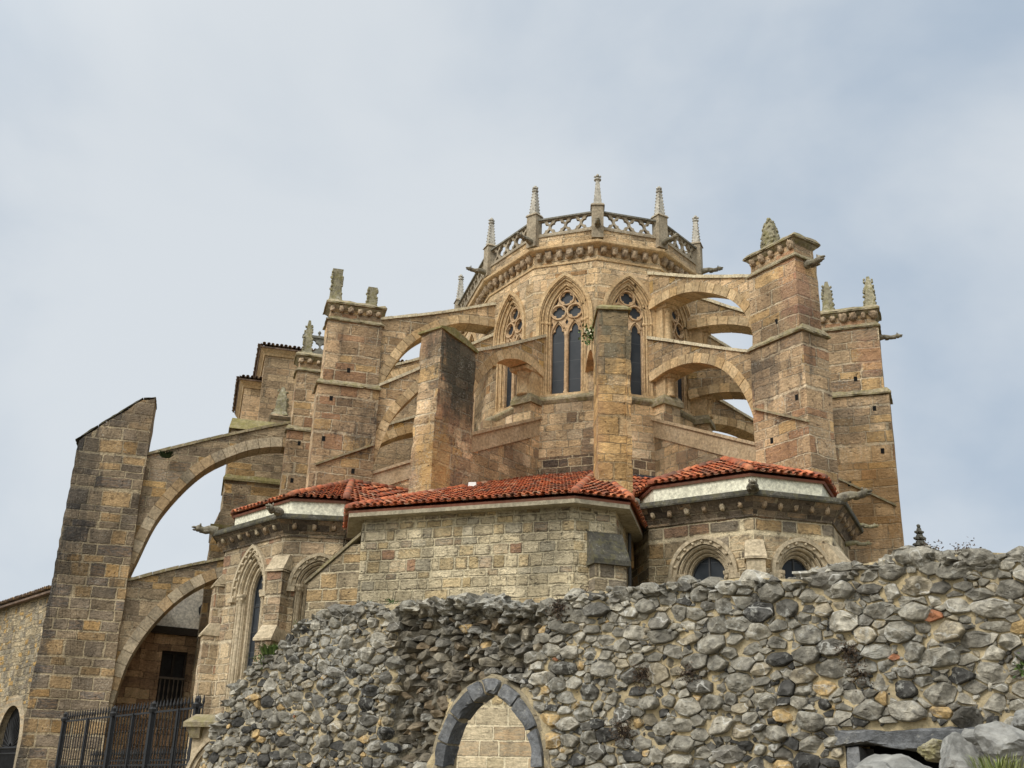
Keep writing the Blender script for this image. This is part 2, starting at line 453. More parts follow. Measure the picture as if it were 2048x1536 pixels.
M['slab'] = carved("grey_eaves_slab", (0.05, 0.047, 0.038), (0.095, 0.088, 0.07), stain=((0.05, 0.05, 0.045), 0.5, 0.7, 1.0), lichen=0.3, bump=0.4, moss=0.25)
M['concrete'] = carved("concrete_eaves", (0.36, 0.315, 0.225), (0.29, 0.255, 0.185), stain=((0.22, 0.2, 0.16), 0.56, 0.5, 1.2), lichen=0.0, bump=0.15)
M['cove'] = ashlar("shaded_cove_ashlar", [(0, (0.16, 0.13, 0.095)), (0.35, (0.11, 0.09, 0.07)), (0.65, (0.21, 0.165, 0.115)), (0.9, (0.26, 0.21, 0.15))],
                   (0.30, 0.25, 0.17), 0.6, 0.9, m=0.018, seed=63.3, warm=0.3, mfade=0.1, lichen=0.1)  # masonry darkened: the shade under the eaves is put into its colours
M['cream'] = carved("cream_fascia_render", (0.74, 0.715, 0.57), (0.66, 0.635, 0.50), lichen=0.0, bump=0.05)
M['plaster'] = carved("old_grey_plaster", (0.72, 0.69, 0.61), (0.63, 0.60, 0.53), stain=((0.24, 0.21, 0.17), 0.58, 0.5, 0.8), lichen=0.0, bump=0.15)
M['gate_arch'] = carved("dark_limestone_voussoir", (0.105, 0.11, 0.118), (0.15, 0.152, 0.155), stain=((0.05, 0.052, 0.055), 0.52, 0.5, 2.5), lichen=0.3, bump=1.0, rnd=0.3, brown=0.0)


def simple(name, col, rough=0.6, metal=0.0, bumpn=None, var=0.25, sc=6.0, spec=0.3):
    k = NT(name)
    g, _ = k.noise(k.pos(), sc, 5, 0.6)
    c = k.bright(col, k.step(g, 0.25, 0.75, 1 - var, 1 + var, False))
    k.b.inputs['Metallic'].default_value = metal
    if bumpn:
        k.bump(g, bumpn, 0.02)
    return k.finish(c, rough, spec)


M['iron'] = simple("black_wrought_iron", (0.012, 0.012, 0.013), 0.55, 0.0, var=0.4)
M['wood'] = simple("dark_weathered_wood", (0.030, 0.022, 0.016), 0.7, bumpn=0.3, var=0.4, sc=12)
M['grey_wood'] = simple("grey_weathered_wood", (0.13, 0.105, 0.08), 0.8, var=0.3, sc=12)
M['lead'] = simple("dark_lead_flashing", (0.026, 0.029, 0.037), 0.6, var=0.4, bumpn=0.6)
M['pipe'] = simple("grey_downpipe", (0.05, 0.05, 0.05), 0.5)
M['black'] = simple("black_shade_fill", (0.006, 0.006, 0.006), 1.0)  # flat black, painted shade for openings that have no depth modelled
M['white'] = simple("white_enamel", (0.68, 0.68, 0.66), 0.4, var=0.05)
M['darkpane'] = simple("dark_window_pane", (0.022, 0.021, 0.021), 0.3, var=0.5)


def glass_mat():
    k = NT("leaded_window_glass")
    p = k.pos()
    a, _ = k.noise(p, 1.2, 4)
    b, _ = k.noise(k.vscale(p, (1, 1, 1.0)), 30, 2)
    c = k.mix(k.step(a, 0.3, 0.7), (0.020, 0.025, 0.031), (0.036, 0.042, 0.050))
    u, v = k.uv()
    fv = k.math('FRACT', k.math('MULTIPLY', v, 1.25))
    bar = k.step(k.math('ABSOLUTE', k.math('SUBTRACT', fv, 0.5)), 0.012, 0.006)
    c = k.mix(k.math('MULTIPLY', bar, 0.8), c, (0.085, 0.09, 0.095))
    k.bump(b, 0.08, 0.01)
    return k.finish(c, k.step(a, 0.3, 0.7, 0.30, 0.55), 0.22)


M['glass'] = glass_mat()


def tile_mat():
    k = NT("clay_roof_tile")
    r = k.attr('rnd')
    p = k.pos()
    g, _ = k.noise(p, 9, 6, 0.65)
    big, _ = k.noise(p, 0.9, 4)
    c = k.ramp(r, [(0, (0.46, 0.125, 0.055)), (0.2, (0.54, 0.165, 0.07)), (0.4, (0.37, 0.095, 0.045)), (0.55, (0.57, 0.21, 0.10)),
                   (0.68, (0.43, 0.13, 0.065)), (0.82, (0.24, 0.095, 0.06)), (0.93, (0.54, 0.31, 0.2))], 'CONSTANT')
    c = k.bright(c, k.step(g, 0.25, 0.75, 0.68, 1.2, False))
    rw, _ = k.white(w=k.math('MULTIPLY', r, 57.3))
    f = k.math('MULTIPLY', k.step(k.math('MULTIPLY_ADD', rw, 0.25, k.math('MULTIPLY_ADD', big, 0.5, k.math('MULTIPLY', g, 0.5))), 0.56, 0.76), 0.7)
    c = k.mix(f, c, (0.13, 0.085, 0.06))
    k.bump(g, 0.35, 0.02)
    return k.finish(c, 0.85)


M['tile'] = tile_mat()
M['old_tile'] = carved("old_brown_roof_tile", (0.10, 0.07, 0.052), (0.16, 0.11, 0.08), lichen=0.3, bump=0.5, rnd=0.3)


def rubble_mat():
    k = NT("grey_limestone_rubble")
    r = k.attr('rnd')
    p = k.pos()
    g, _ = k.noise(p, 14, 8, 0.68)
    g2, _ = k.noise(p, 4.5, 5, 0.6)
    big, _ = k.noise(p, 0.7, 3)
    c = k.ramp(r, [(0, (0.185, 0.178, 0.160)), (0.14, (0.245, 0.235, 0.210)), (0.28, (0.145, 0.139, 0.127)), (0.38, (0.21, 0.202, 0.18)),
                   (0.52, (0.30, 0.287, 0.255)), (0.64, (0.10, 0.097, 0.09)), (0.74, (0.052, 0.052, 0.052)), (0.83, (0.24, 0.215, 0.17)),
                   (0.89, (0.37, 0.27, 0.14)), (0.945, (0.30, 0.265, 0.21)), (0.975, (0.30, 0.135, 0.075))], 'CONSTANT')
    rw, rc = k.white(w=k.math('MULTIPLY', r, 173.1))
    c = k.bright(c, k.math('MULTIPLY_ADD', rw, 0.5, 0.86))
    c = k.mix(1.0, c, (1.0, 0.965, 0.89), 'MULTIPLY')
    c = k.bright(c, k.step(g2, 0.36, 0.64, 0.62, 1.36, False))
    c = k.bright(c, k.step(g, 0.36, 0.64, 0.62, 1.36, False))
    wv = k.n("ShaderNodeTexWave", wave_type='BANDS', bands_direction='DIAGONAL')
    k.link(p, wv.inputs['Vector'])
    wv.inputs['Scale'].default_value = 1.7
    wv.inputs['Distortion'].default_value = 11
    wv.inputs['Detail'].default_value = 3
    f = k.math('MULTIPLY', k.step(wv.outputs['Fac'], 0.985, 0.998), k.step(rw, 0.45, 0.6))
    c = k.mix(k.math('MULTIPLY', f, 0.6), c, (0.55, 0.54, 0.5))
    # grey-white and pale ochre lichen
    li, _ = k.noise(p, 11, 5, 0.65)
    c = k.mix(k.math('MULTIPLY', k.step(k.math('MULTIPLY_ADD', big, 0.6, li), 0.86, 0.98), 0.55), c, (0.40, 0.395, 0.36))
    c = k.mix(k.math('MULTIPLY', k.step(g2, 0.56, 0.68), 0.65), c, (0.075, 0.07, 0.062))
    h = k.math('MULTIPLY_ADD', g2, 1.3, g)
    k.bump(h, 0.9, 0.03)
    return k.finish(c, 0.85, 0.3)


M['rubble'] = rubble_mat()


def mortar_mat(name, c0, c1, dark, amt):
    k = NT(name)
    p = k.pos()
    g, _ = k.noise(p, 22, 6, 0.7)
    w_, _ = k.noise(p, 1.6, 5, 0.6)
    c = k.mix(k.step(w_, 0.35, 0.65), c0, c1)
    c = k.bright(c, k.step(g, 0.25, 0.75, 0.72, 1.22, False))
    s, _ = k.noise(p, 5, 6, 0.65)
    c = k.mix(k.math('MULTIPLY', k.step(s, 0.52, 0.66), amt), c, dark)
    k.bump(k.math('MULTIPLY_ADD', s, 1.2, g), 0.8, 0.03)
    return k.finish(c)


M['mortar'] = mortar_mat("sand_lime_mortar", (0.50, 0.40, 0.235), (0.43, 0.355, 0.225), (0.25, 0.215, 0.155), 0.55)
M['arch_mortar'] = mortar_mat("pale_brown_mortar", (0.34, 0.285, 0.19), (0.27, 0.23, 0.16), (0.12, 0.10, 0.075), 0.6)
M['core'] = mortar_mat("grey_rubble_core", (0.175, 0.16, 0.13), (0.25, 0.215, 0.15), (0.07, 0.06, 0.05), 0.7)
M['core_stone'] = carved("brown_core_stone", (0.13, 0.115, 0.09), (0.21, 0.185, 0.14), stain=((0.05, 0.045, 0.038), 0.5, 0.75, 2.5), lichen=0.25, bump=0.9, rnd=0.4, brown=0.25)
M['ground'] = mortar_mat("trodden_earth", (0.16, 0.13, 0.085), (0.20, 0.17, 0.115), (0.07, 0.075, 0.035), 0.6)


def boulder_mat():
    k = NT("pale_limestone_boulder")
    p = k.pos()
    g, _ = k.noise(p, 12, 8, 0.65)
    w_, _ = k.noise(p, 2.6, 6, 0.6, 0.6)
    c = k.mix(k.step(w_, 0.35, 0.66), (0.17, 0.167, 0.155), (0.31, 0.305, 0.285))
    c = k.bright(c, k.step(g, 0.25, 0.75, 0.68, 1.28, False))
    cr_, _ = k.noise(k.vscale(p, (1.5, 1.5, 4)), 3.0, 6, 0.7, 1.5)
    c = k.mix(k.math('MULTIPLY', k.step(cr_, 0.6, 0.7), 0.75), c, (0.13, 0.105, 0.075))
    k.bump(k.math('MULTIPLY_ADD', w_, 1.5, g), 0.8, 0.03)
    return k.finish(c, 0.85)


M['boulder'] = boulder_mat()


def leaf_mat(name, a, b):
    k = NT(name)
    r = k.attr('rnd')
    c = k.mix(r, a, b)
    k.b.inputs['Subsurface Weight'].default_value = 0.0
    return k.finish(c, 0.6, 0.3)


M['leaf'] = leaf_mat("green_leaf", (0.035, 0.07, 0.015), (0.13, 0.19, 0.05))
M['darkleaf'] = leaf_mat("dark_fern_leaf", (0.018, 0.04, 0.018), (0.04, 0.075, 0.03))
M['dry'] = leaf_mat("dry_brown_stem", (0.03, 0.02, 0.014), (0.105, 0.066, 0.038))
M['grass'] = leaf_mat("grass_blade", (0.07, 0.11, 0.02), (0.25, 0.26, 0.09))


# ------------------------------------------------------------------ mesh helpers
def root_loc(o):
    while o.parent:
        o = o.parent
    return o.location


class MB:
    def __init__(s):
        s.v, s.f, s.r, s.mi, s.sm = [], [], [], [], []

    def add(s, vs, fs, rnd=None, mi=0, smooth=False):
        o = len(s.v)
        s.v.extend(tuple(x) for x in vs)
        for f in fs:
            s.f.append([i + o for i in f])
            s.r.append(random.random() if rnd is None else rnd)
            s.mi.append(mi)
            s.sm.append(smooth)

    def build(s, name, mats, parent=None, recalc=True):
        me = bpy.data.meshes.new(name)
        me.from_pydata(s.v, [], s.f)
        if recalc:
            bm = bmesh.new()
            bm.from_mesh(me)
            bmesh.ops.recalc_face_normals(bm, faces=bm.faces)
            bm.to_mesh(me)
            bm.free()
        nf = len(me.polygons)
        me.attributes.new('rnd', 'FLOAT', 'FACE').data.foreach_set('value', np.array(s.r[:nf], dtype=np.float32))
        me.polygons.foreach_set('material_index', np.array(s.mi, dtype=np.int32))
        me.polygons.foreach_set('use_smooth', np.array(s.sm, dtype=bool))
        uvl = me.uv_layers.new(name="UV")
        nl = len(me.loops)
        li = np.empty(nl, np.int32); me.loops.foreach_get('vertex_index', li)
        tot = np.empty(nf, np.int32); me.polygons.foreach_get('loop_total', tot)
        nr = np.empty(nf * 3, np.float32); me.polygons.foreach_get('normal', nr); nr = nr.reshape(-1, 3)
        co = np.empty(len(me.vertices) * 3, np.float32); me.vertices.foreach_get('co', co); co = co.reshape(-1, 3)
        t = np.stack([-nr[:, 1], nr[:, 0], np.zeros(nf)], 1)
        ln = np.linalg.norm(t, axis=1)
        flat = ln < 0.35
        t[~flat] /= ln[~flat][:, None]
        t[flat] = (1, 0, 0)
        up = np.cross(nr, t)
        start = np.zeros(nf, np.int32); start[1:] = np.cumsum(tot)[:-1]
        ls = np.empty(nf, np.int32); me.polygons.foreach_get('loop_start', ls)
        order = np.argsort(ls)
        fi = np.empty(nl, np.int32)
        fi[:] = np.repeat(order, tot[order])
        pc = co[li]
        uv = np.stack([(pc * t[fi]).sum(1), (pc * up[fi]).sum(1)], 1).astype(np.float32)
        uvl.data.foreach_set('uv', uv.ravel())
        o = bpy.data.objects.new(name, me)
        if not isinstance(mats, (list, tuple)):
            mats = [mats]
        for m in mats:
            me.materials.append(m)
        COL.objects.link(o)
        if parent:
            o.parent = parent
            rl = root_loc(parent)
            if rl.length > 0:
                me.transform(Matrix.Translation(-rl))
        me.update()
        return o


def roughen(o, L=.28, amp=.012, chip=.03):
    """uneven faces and worn arrises on old masonry"""
    bm = bmesh.new()
    bm.from_mesh(o.data)
    for it in range(5):
        es = [e for e in bm.edges if e.calc_length() > L * 1.5]
        if not es: break
        bmesh.ops.subdivide_edges(bm, edges=es, cuts=1, use_grid_fill=True)
    bm.normal_update()
    sharp = {}
    for e in bm.edges:
        if len(e.link_faces) == 2 and e.calc_face_angle(0) > .7:
            for v in e.verts: sharp[v] = 1
    for v in bm.verts:
        p = v.co + root_loc(o)
        d = amp * (mnoise.noise(p * 1.9) + .7 * mnoise.noise(p * 5.1))
        if v in sharp:
            d -= chip * max(0.0, mnoise.noise(p * 3.3 + Vector((7, 1, 3))) + .15) * 1.6
        v.co += v.normal * d
    bmesh.ops.triangulate(bm, faces=[f for f in bm.faces if len(f.verts) > 4])
    bm.to_mesh(o.data)
    bm.free()
    return o


def tag(o, label, cat=None, group=None, kind=None):
    o['label'] = label
    if cat: o['category'] = cat
    if group: o['group'] = group
    if kind: o['kind'] = kind
    return o


def empty(name, loc, label, cat, group=None):
    o = bpy.data.objects.new(name, None)
    o.location = loc
    o.empty_display_size = 0.3
    COL.objects.link(o)
    return tag(o, label, cat, group)


def rebase(o, loc):
    """put a single-mesh thing's origin at its own place"""
    loc = Vector(loc)
    o.data.transform(Matrix.Translation(-loc))
    o.location = loc
    return o


class Fr:
    """vertical frame: s along a->b, z up, d out towards the right of a->b"""
    def __init__(s, a, b):
        a = Vector((a[0], a[1])); b = Vector((b[0], b[1]))
        s.a = a
        s.len = (b - a).length
        s.u = (b - a) / s.len
        s.n = Vector((s.u.y, -s.u.x))

    def p(s, t, z, d=0.0):
        q = s.a + s.u * t + s.n * d
        return (q.x, q.y, z)


def plate(mb, fr, outer, d0, d1, holes=(), rnd=None, mi=0):
    """a flat piece cut to an outline (with holes), from depth d0 to d1"""
    loops = [list(outer)] + [list(h) for h in holes]
    flat = [q for l in loops for q in l]
    tris = tessellate_polygon([[Vector((a, b, 0)) for a, b in l] for l in loops])
    n = len(flat)
    vs = [fr.p(a, b, d1) for a, b in flat] + [fr.p(a, b, d0) for a, b in flat]
    fs = [list(t) for t in tris] + [[i + n for i in reversed(t)] for t in tris]
    o = 0
    for l in loops:
        m = len(l)
        for i in range(m):
            j = (i + 1) % m
            fs.append([o + i, o + j, o + j + n, o + i + n])
        o += m
    mb.add(vs, fs, rnd, mi)


def lbox(mb, fr, s0, s1, d0, d1, z0, z1, top=(0, 0), rnd=None, mi=0, bot=(0, 0)):
    """box in a frame; top=(inset in s, inset in d) makes a weathered (sloping) top"""
    a, b = top
    c, e = bot
    vs = [fr.p(s0 + c, z0, d0 + e), fr.p(s1 - c, z0, d0 + e), fr.p(s1 - c, z0, d1 - e), fr.p(s0 + c, z0, d1 - e),
          fr.p(s0 + a, z1, d0 + b), fr.p(s1 - a, z1, d0 + b), fr.p(s1 - a, z1, d1 - b), fr.p(s0 + a, z1, d1 - b)]
    mb.add(vs, [(0, 1, 2, 3), (4, 5, 6, 7), (0, 1, 5, 4), (1, 2, 6, 5), (2, 3, 7, 6), (3, 0, 4, 7)], rnd, mi)


def offs(poly, d):
    """offset an open polyline to its right (outwards) by d, mitred"""
    n = len(poly)
    out = []
    for i in range(n):
        p = Vector(poly[i])
        ns = []
        if i > 0:
            e = (Vector(poly[i]) - Vector(poly[i - 1])).normalized(); ns.append(Vector((e.y, -e.x)))
        if i < n - 1:
            e = (Vector(poly[i + 1]) - Vector(poly[i])).normalized(); ns.append(Vector((e.y, -e.x)))
        if len(ns) == 1:
            out.append(p + ns[0] * d)
        else:
            b = (ns[0] + ns[1]).normalized()
            out.append(p + b * (d / max(0.3, b.dot(ns[0]))))
    return out


def sweep(mb, poly, prof, rnd=None, mi=0, wig=0.0, seg=0):
    """closed profile [(offset, z)] swept along a plan polyline with mitres"""
    m = len(prof)
    rings = [offs(poly, o) for o, z in prof]
    n = len(poly)
    vs = []
    for i in range(n):
        for j in range(m):
            q = rings[j][i]
            vs.append((q.x, q.y, prof[j][1]))
    fs = []
    for i in range(n - 1):
        for j in range(m):
            k = (j + 1) % m
            fs.append((i * m + j, i * m + k, (i + 1) * m + k, (i + 1) * m + j))
    fs.append(tuple(range(m)))
    fs.append(tuple((n - 1) * m + j for j in reversed(range(m))))
    mb.add(vs, fs, rnd, mi)


def tube(mb, pts, r, n=8, rnd=None, mi=0, smooth=True, caps=True):
    """tube through points; r a number or a list"""
    pts = [Vector(p) for p in pts]
    rs = r if isinstance(r, (list, tuple)) else [r] * len(pts)
    vs = []
    for i, p in enumerate(pts):
        d = (pts[min(i + 1, len(pts) - 1)] - pts[max(i - 1, 0)]).normalized()
        a = d.orthogonal().normalized() if abs(d.z) < 0.95 else Vector((1, 0, 0))
        a = (a - d * a.dot(d)).normalized()
        b = d.cross(a)
        for j in range(n):
            t = 2 * math.pi * j / n
            vs.append(p + (a * math.cos(t) + b * math.sin(t)) * rs[i])
    fs = []
    for i in range(len(pts) - 1):
        for j in range(n):
            k = (j + 1) % n
            fs.append((i * n + j, i * n + k, (i + 1) * n + k, (i + 1) * n + j))
    o = len(mb.v)
    mb.add(vs, fs, rnd, mi, smooth)
    if caps:
        mb.add(vs[:n], [tuple(range(n))], rnd, mi)
        mb.add(vs[-n:], [tuple(range(n))], rnd, mi)


def lathe(mb, c, prof, n=10, jag=0.0, rnd=None, rot=0.0, square=False, smooth=False):
    """profile [(r, z)] turned about a vertical axis; jag roughens it"""
    vs = []
    for r, z in prof:
        for j in range(n):
            t = 2 * math.pi * j / n + rot
            rr = r * (1 + jag * (mnoise.noise(Vector((math.cos(t) * 2.3 + c[0] * 3, math.sin(t) * 2.3 + c[1], z * 4))) + 0.5 * random.uniform(-1, 1)))
            vs.append((c[0] + rr * math.cos(t), c[1] + rr * math.sin(t), z))
    fs = []
    for i in range(len(prof) - 1):
        for j in range(n):
            k = (j + 1) % n
            fs.append((i * n + j, i * n + k, (i + 1) * n + k, (i + 1) * n + j))
    fs.append(tuple(range(n)))
    fs.append(tuple((len(prof) - 1) * n + j for j in range(n)))
    mb.add(vs, fs, rnd, 0, smooth)


ICO = {}
for sub in (1, 2, 3, 4):
    bm = bmesh.new()
    bmesh.ops.create_icosphere(bm, subdivisions=sub, radius=1)
    bm.verts.ensure_lookup_table()
    ICO[sub] = ([v.co.copy() for v in bm.verts], [[v.index for v in f.verts] for f in bm.faces])
    bm.free()


def lump(mb, c, r, sub=2, amp=0.15, fq=1.6, rnd=None, smooth=True, rot=None, mi=0):
    vs, fs = ICO[sub]
    sd = Vector((random.uniform(-50, 50), random.uniform(-50, 50), random.uniform(-50, 50)))
    out = []
    for v in vs:
        k = 1 + amp * mnoise.noise(v * fq + sd) + amp * 0.5 * mnoise.noise(v * fq * 2.7 + sd)
        q = Vector((v.x * r[0] * k, v.y * r[1] * k, v.z * r[2] * k))
        if rot is not None:
            q = rot @ q
        out.append(q + Vector(c))
    mb.add(out, fs, random.random() if rnd is None else rnd, mi, smooth)


# 2-D outlines ------------------------------------------------------
def parch(c, hw, spring, apex, base, n=12, inv=False):
    """pointed (or round) arch outline from left foot over the apex to right foot"""
    h = apex - spring
    pts = [(c - hw, base), (c - hw, spring)]
    if h <= hw * 1.01:
        for i in range(1, 2 * n):
            t = math.pi * i / (2 * n)
            pts.append((c - hw * math.cos(t), spring + h * math.sin(t)))
    else:
        r = (hw * hw + h * h) / (2 * hw)
        t1 = math.asin(min(1, h / r))
        for i in range(1, n + 1):
            t = t1 * i / n
            pts.append((c - hw + r - r * math.cos(t), spring + r * math.sin(t)))
        for i in range(n - 1, 0, -1):
            t = t1 * i / n
            pts.append((c + hw - r + r * math.cos(t), spring + r * math.sin(t)))
    pts += [(c + hw, spring), (c + hw, base)]
    return pts


def ring(outer, inner):
    """open-bottomed arch band between two arch outlines"""
    return list(outer) + list(reversed(inner))


def circ(c, z, r, n=24):
    return [(c + r * math.cos(2 * math.pi * i / n), z + r * math.sin(2 * math.pi * i / n)) for i in range(n)]


def quatre(c, z, R, rot=0.0, n=40):
    cc, q = R * 0.52, R * 0.48
    out = []
    for i in range(n):
        t = 2 * math.pi * i / n
        ph = (t - rot + math.pi / 4) % (math.pi / 2) - math.pi / 4
        r = cc * math.cos(ph) + math.sqrt(max(0.0, q * q - (cc * math.sin(ph)) ** 2))
        out.append((c + r * math.cos(t), z + r * math.sin(t)))
    return out


def cusped(c, hw, spring, apex, base):
    """lancet with a trefoil head"""
    h = apex - spring
    L = [(c - hw, base), (c - hw, spring), (c - hw * 0.98, spring + h * .18), (c - hw * 0.8, spring + h * .34), (c - hw * 0.52, spring + h * .38),
         (c - hw * 0.55, spring + h * .55), (c - hw * 0.42, spring + h * .75), (c - hw * .18, spring + h * .92)]
    return L + [(c, apex)] + [(2 * c - a, b) for a, b in reversed(L)]


def voussoirs(mb, fr, inner, outer, d0, d1, every=1, gap=0.022):
    """separate wedge stones between two matching arch curves"""
    n = len(inner)
    i = 0
    while i < n - 1:
        j = min(n - 1, i + every)
        a0, a1 = Vector(inner[i]), Vector(inner[j])
        b0, b1 = Vector(outer[i]), Vector(outer[j])
        mid_i = [Vector(inner[q]) for q in range(i, j + 1)]
        mid_o = [Vector(outer[q]) for q in range(i, j + 1)]
        e = (a1 - a0)
        g = e.normalized() * gap * 0.5 if e.length > 0 else Vector((0, 0))
        mid_i[0] += g; mid_o[0] += g; mid_i[-1] -= g; mid_o[-1] -= g
        pts = [tuple(x) for x in mid_i] + [tuple(x) for x in reversed(mid_o)]
        plate(mb, fr, pts, d0, d1 + random.uniform(-.006, .008), rnd=random.random())
        i = j


def resample(pts, step):
    pts = [Vector(p) for p in pts]
    L = [0.0]
    for a, b in zip(pts, pts[1:]):
        L.append(L[-1] + (b - a).length)
    n = max(2, round(L[-1] / step))
    out = []
    for i in range(n + 1):
        t = L[-1] * i / n
        k = 0
        while k < len(L) - 2 and L[k + 1] < t:
            k += 1
        f = (t - L[k]) / max(1e-9, L[k + 1] - L[k])
        out.append(pts[k].lerp(pts[k + 1], f))
    return out


def smooth_curve(pts, n=8):
    """Catmull-Rom through 2-D points"""
    p = [Vector(q) for q in pts]
    p = [p[0] * 2 - p[1]] + p + [p[-1] * 2 - p[-2]]
    out = []
    for i in range(1, len(p) - 2):
        for k in range(n):
            t = k / n
            a, b, c, d = p[i - 1], p[i], p[i + 1], p[i + 2]
            out.append(0.5 * ((2 * b) + (c - a) * t + (2 * a - 5 * b + 4 * c - d) * t * t + (3 * b - a - 3 * c + d) * t ** 3))
    out.append(p[-2])
    return [tuple(q) for q in out]


def offset_curve(pts, d):
    out = []
    n = len(pts)
    for i in range(n):
        a = Vector(pts[max(0, i - 1)]); b = Vector(pts[min(n - 1, i + 1)])
        e = (b - a).normalized()
        out.append((pts[i][0] - e.y * d, pts[i][1] + e.x * d))
    return out


# carved pieces -----------------------------------------------------
def pinnacle(c, z, h, w, parent, mat, style='crocket', rot=0.0, name='pinnacle'):
    mb = MB()
    x, y = c
    if style == 'crocket':
        lathe(mb, c, [(w * .71, z), (w * .71, z + .05), (w * .58, z + .1), (w * .29, z + h * .80), (w * .29, z + h * .81)], 4, 0, rot=rot + math.pi / 4)
        k = 7
        for i in range(k):
            t = (i + .6) / k
            r = w * (.57 * (1 - t) + .30 * t)
            zz = z + .1 + (h * .70) * t
            for j in range(4):
                a = rot + math.pi / 4 + j * math.pi / 2
                lump(mb, (x + r * math.cos(a), y + r * math.sin(a), zz), (w * .095, w * .095, w * .10), 1, .2)
        lathe(mb, c, [(w * .28, z + h * .80), (w * .38, z + h * .825), (w * .38, z + h * .845), (w * .2, z + h * .86), (w * .17, z + h * .9)], 10, 0, smooth=True)
        for j in range(4):
            a = rot + j * math.pi / 2
            lump(mb, (x + w * .25 * math.cos(a), y + w * .25 * math.sin(a), z + h * .925), (w * .17, w * .17, w * .15), 1, .25)
        lump(mb, (x, y, z + h * .97), (w * .19, w * .19, w * .22), 2, .2)
    elif style == 'smooth':
        lathe(mb, c, [(w * .71, z), (w * .71, z + .06), (w * .60, z + .14), (w * .27, z + h * .80), (w * .27, z + h * .81)], 4, 0, rot=rot + math.pi / 4)
        for i in range(5):
            t = (i + .5) / 5
            r = w * (.6 * (1 - t) + .28 * t)
            for j in range(4):
                a = rot + math.pi / 4 + j * math.pi / 2
                lump(mb, (x + r * math.cos(a), y + r * math.sin(a), z + .15 + h * .62 * t), (w * .05, w * .05, w * .07), 1, .2)
        lathe(mb, c, [(w * .25, z + h * .8), (w * .4, z + h * .82), (w * .4, z + h * .85), (w * .22, z + h * .87), (w * .18, z + h * .9)], 10, 0, smooth=True)
        for j in range(4):
            a = rot + j * math.pi / 2
            lump(mb, (x + w * .26 * math.cos(a), y + w * .26 * math.sin(a), z + h * .935), (w * .17, w * .17, w * .13), 1, .25)
        lump(mb, (x, y, z + h * .965), (w * .17, w * .17, w * .25), 2, .2)
    elif style == 'egg':         # weathered, egg-shaped and knobbly
        pr = [(w * .60, z), (w * .62, z + h * .05), (w * .56, z + h * .1)]
        for i in range(1, 15):
            t = i / 14
            pr.append((w * (.56 * (1 - t ** 2.6) + .07), z + h * (.1 + .9 * t)))
        lathe(mb, c, pr, 14, .12)
        for i in range(60):
            t = random.uniform(.08, .95); a = random.uniform(0, 6.28)
            r = w * (.54 * (1 - t ** 2.6) + .07)
            lump(mb, (x + r * math.cos(a), y + r * math.sin(a), z + h * (.1 + .9 * t)), (.055, .055, .075), 1, .3)
    else:                        # worn gabled spirelet or broken stump
        top = .55 if style == 'stump' else .16
        mid = .52 if style == 'stump' else .50
        pr = [(w * .95, z), (w * .90, z + h * .05), (w * .66, z + h * .14)]
        for i in range(1, 9):
            t = i / 8
            rr = .62 + (mid - .62) * (t / .55) if t < .55 else mid + (top - mid) * ((t - .55) / .45)
            pr.append((w * rr, z + h * (.14 + .86 * t)))
        lathe(mb, c, pr, 4, .06, rot=rot + math.pi / 4)
        for i in range(30):
            t = random.uniform(.15, .9); a = rot + math.pi / 4 + random.randrange(4) * math.pi / 2
            r = w * (.6 - .38 * max(0, t - .4))
            if style == 'stump': r = w * .55
            lump(mb, (x + r * math.cos(a), y + r * math.sin(a), z + h * t), (.05, .05, .07), 1, .35)
    return mb.build(name, mat, parent)


def gargoyle(pt, d, ln, size, parent, mat=None, drop=0.06, name='gargoyle'):
    """spout shaped as a crouching beast stretching out of the wall"""
    mb = MB()
    d = Vector((d[0], d[1], 0)).normalized()
    sd = Vector((d.y, -d.x, 0))
    p0 = Vector(pt)
    pts = [p0 + d * ln * t + Vector((0, 0, z)) for t, z in ((-.25, -.02), (.0, 0), (.3, .03), (.6, -drop * .4), (.82, -drop * .2))]
    tube(mb, pts, [size * .62, size * .62, size * .5, size * .42, size * .46], 7)
    h = p0 + d * ln * .9 + Vector((0, 0, size * .05))
    rot = Matrix((d, sd, Vector((0, 0, 1)))).transposed()
    lump(mb, h, (size * .52, size * .46, size * .46), 2, .3, rot=rot)
    lump(mb, h + d * size * .55 + Vector((0, 0, size * .10)), (size * .38, size * .28, size * .17), 2, .25, rot=rot)
    lump(mb, h + d * size * .50 - Vector((0, 0, size * .22)), (size * .32, size * .24, size * .12), 2, .25, rot=rot)
    for q in (-1, 1):
        lump(mb, h + sd * q * size * .34 + Vector((0, 0, size * .42)) - d * size * .1, (size * .12, size * .1, size * .24), 1, .2, rot=rot)
        lump(mb, p0 + d * ln * .42 + sd * q * size * .45 - Vector((0, 0, size * .3)), (size * .5, size * .18, size * .2), 1, .3, rot=rot)
    return mb.build(name, mat or M['gargoyle'], parent)


def carved_block(mb, c, rot, size):
    """worn figure carved on a block: squarish, deeply broken up"""
    vs, fs = ICO[3]
    sd = Vector((random.uniform(-50, 50), random.uniform(-50, 50), random.uniform(-50, 50)))
    sx, sy, sz = size * random.uniform(.36, .5), size * random.uniform(.36, .5), size * random.uniform(.44, .62)
    out = []
    for v in vs:
        q = v / (0.45 * max(abs(v.x), abs(v.y), abs(v.z)) + 0.55)
        n = mnoise.noise(q * 2.1 + sd) * .36 + mnoise.noise(q * 4.7 + sd) * .30
        q = q * (1 + n)
        lean = (q.z - .2) * .25
        out.append(Vector(c) + rot @ Vector((q.x * sx, (q.y + lean) * sy, q.z * sz + size * .06)))
    mb.add(out, fs, random.random(), 0, True)


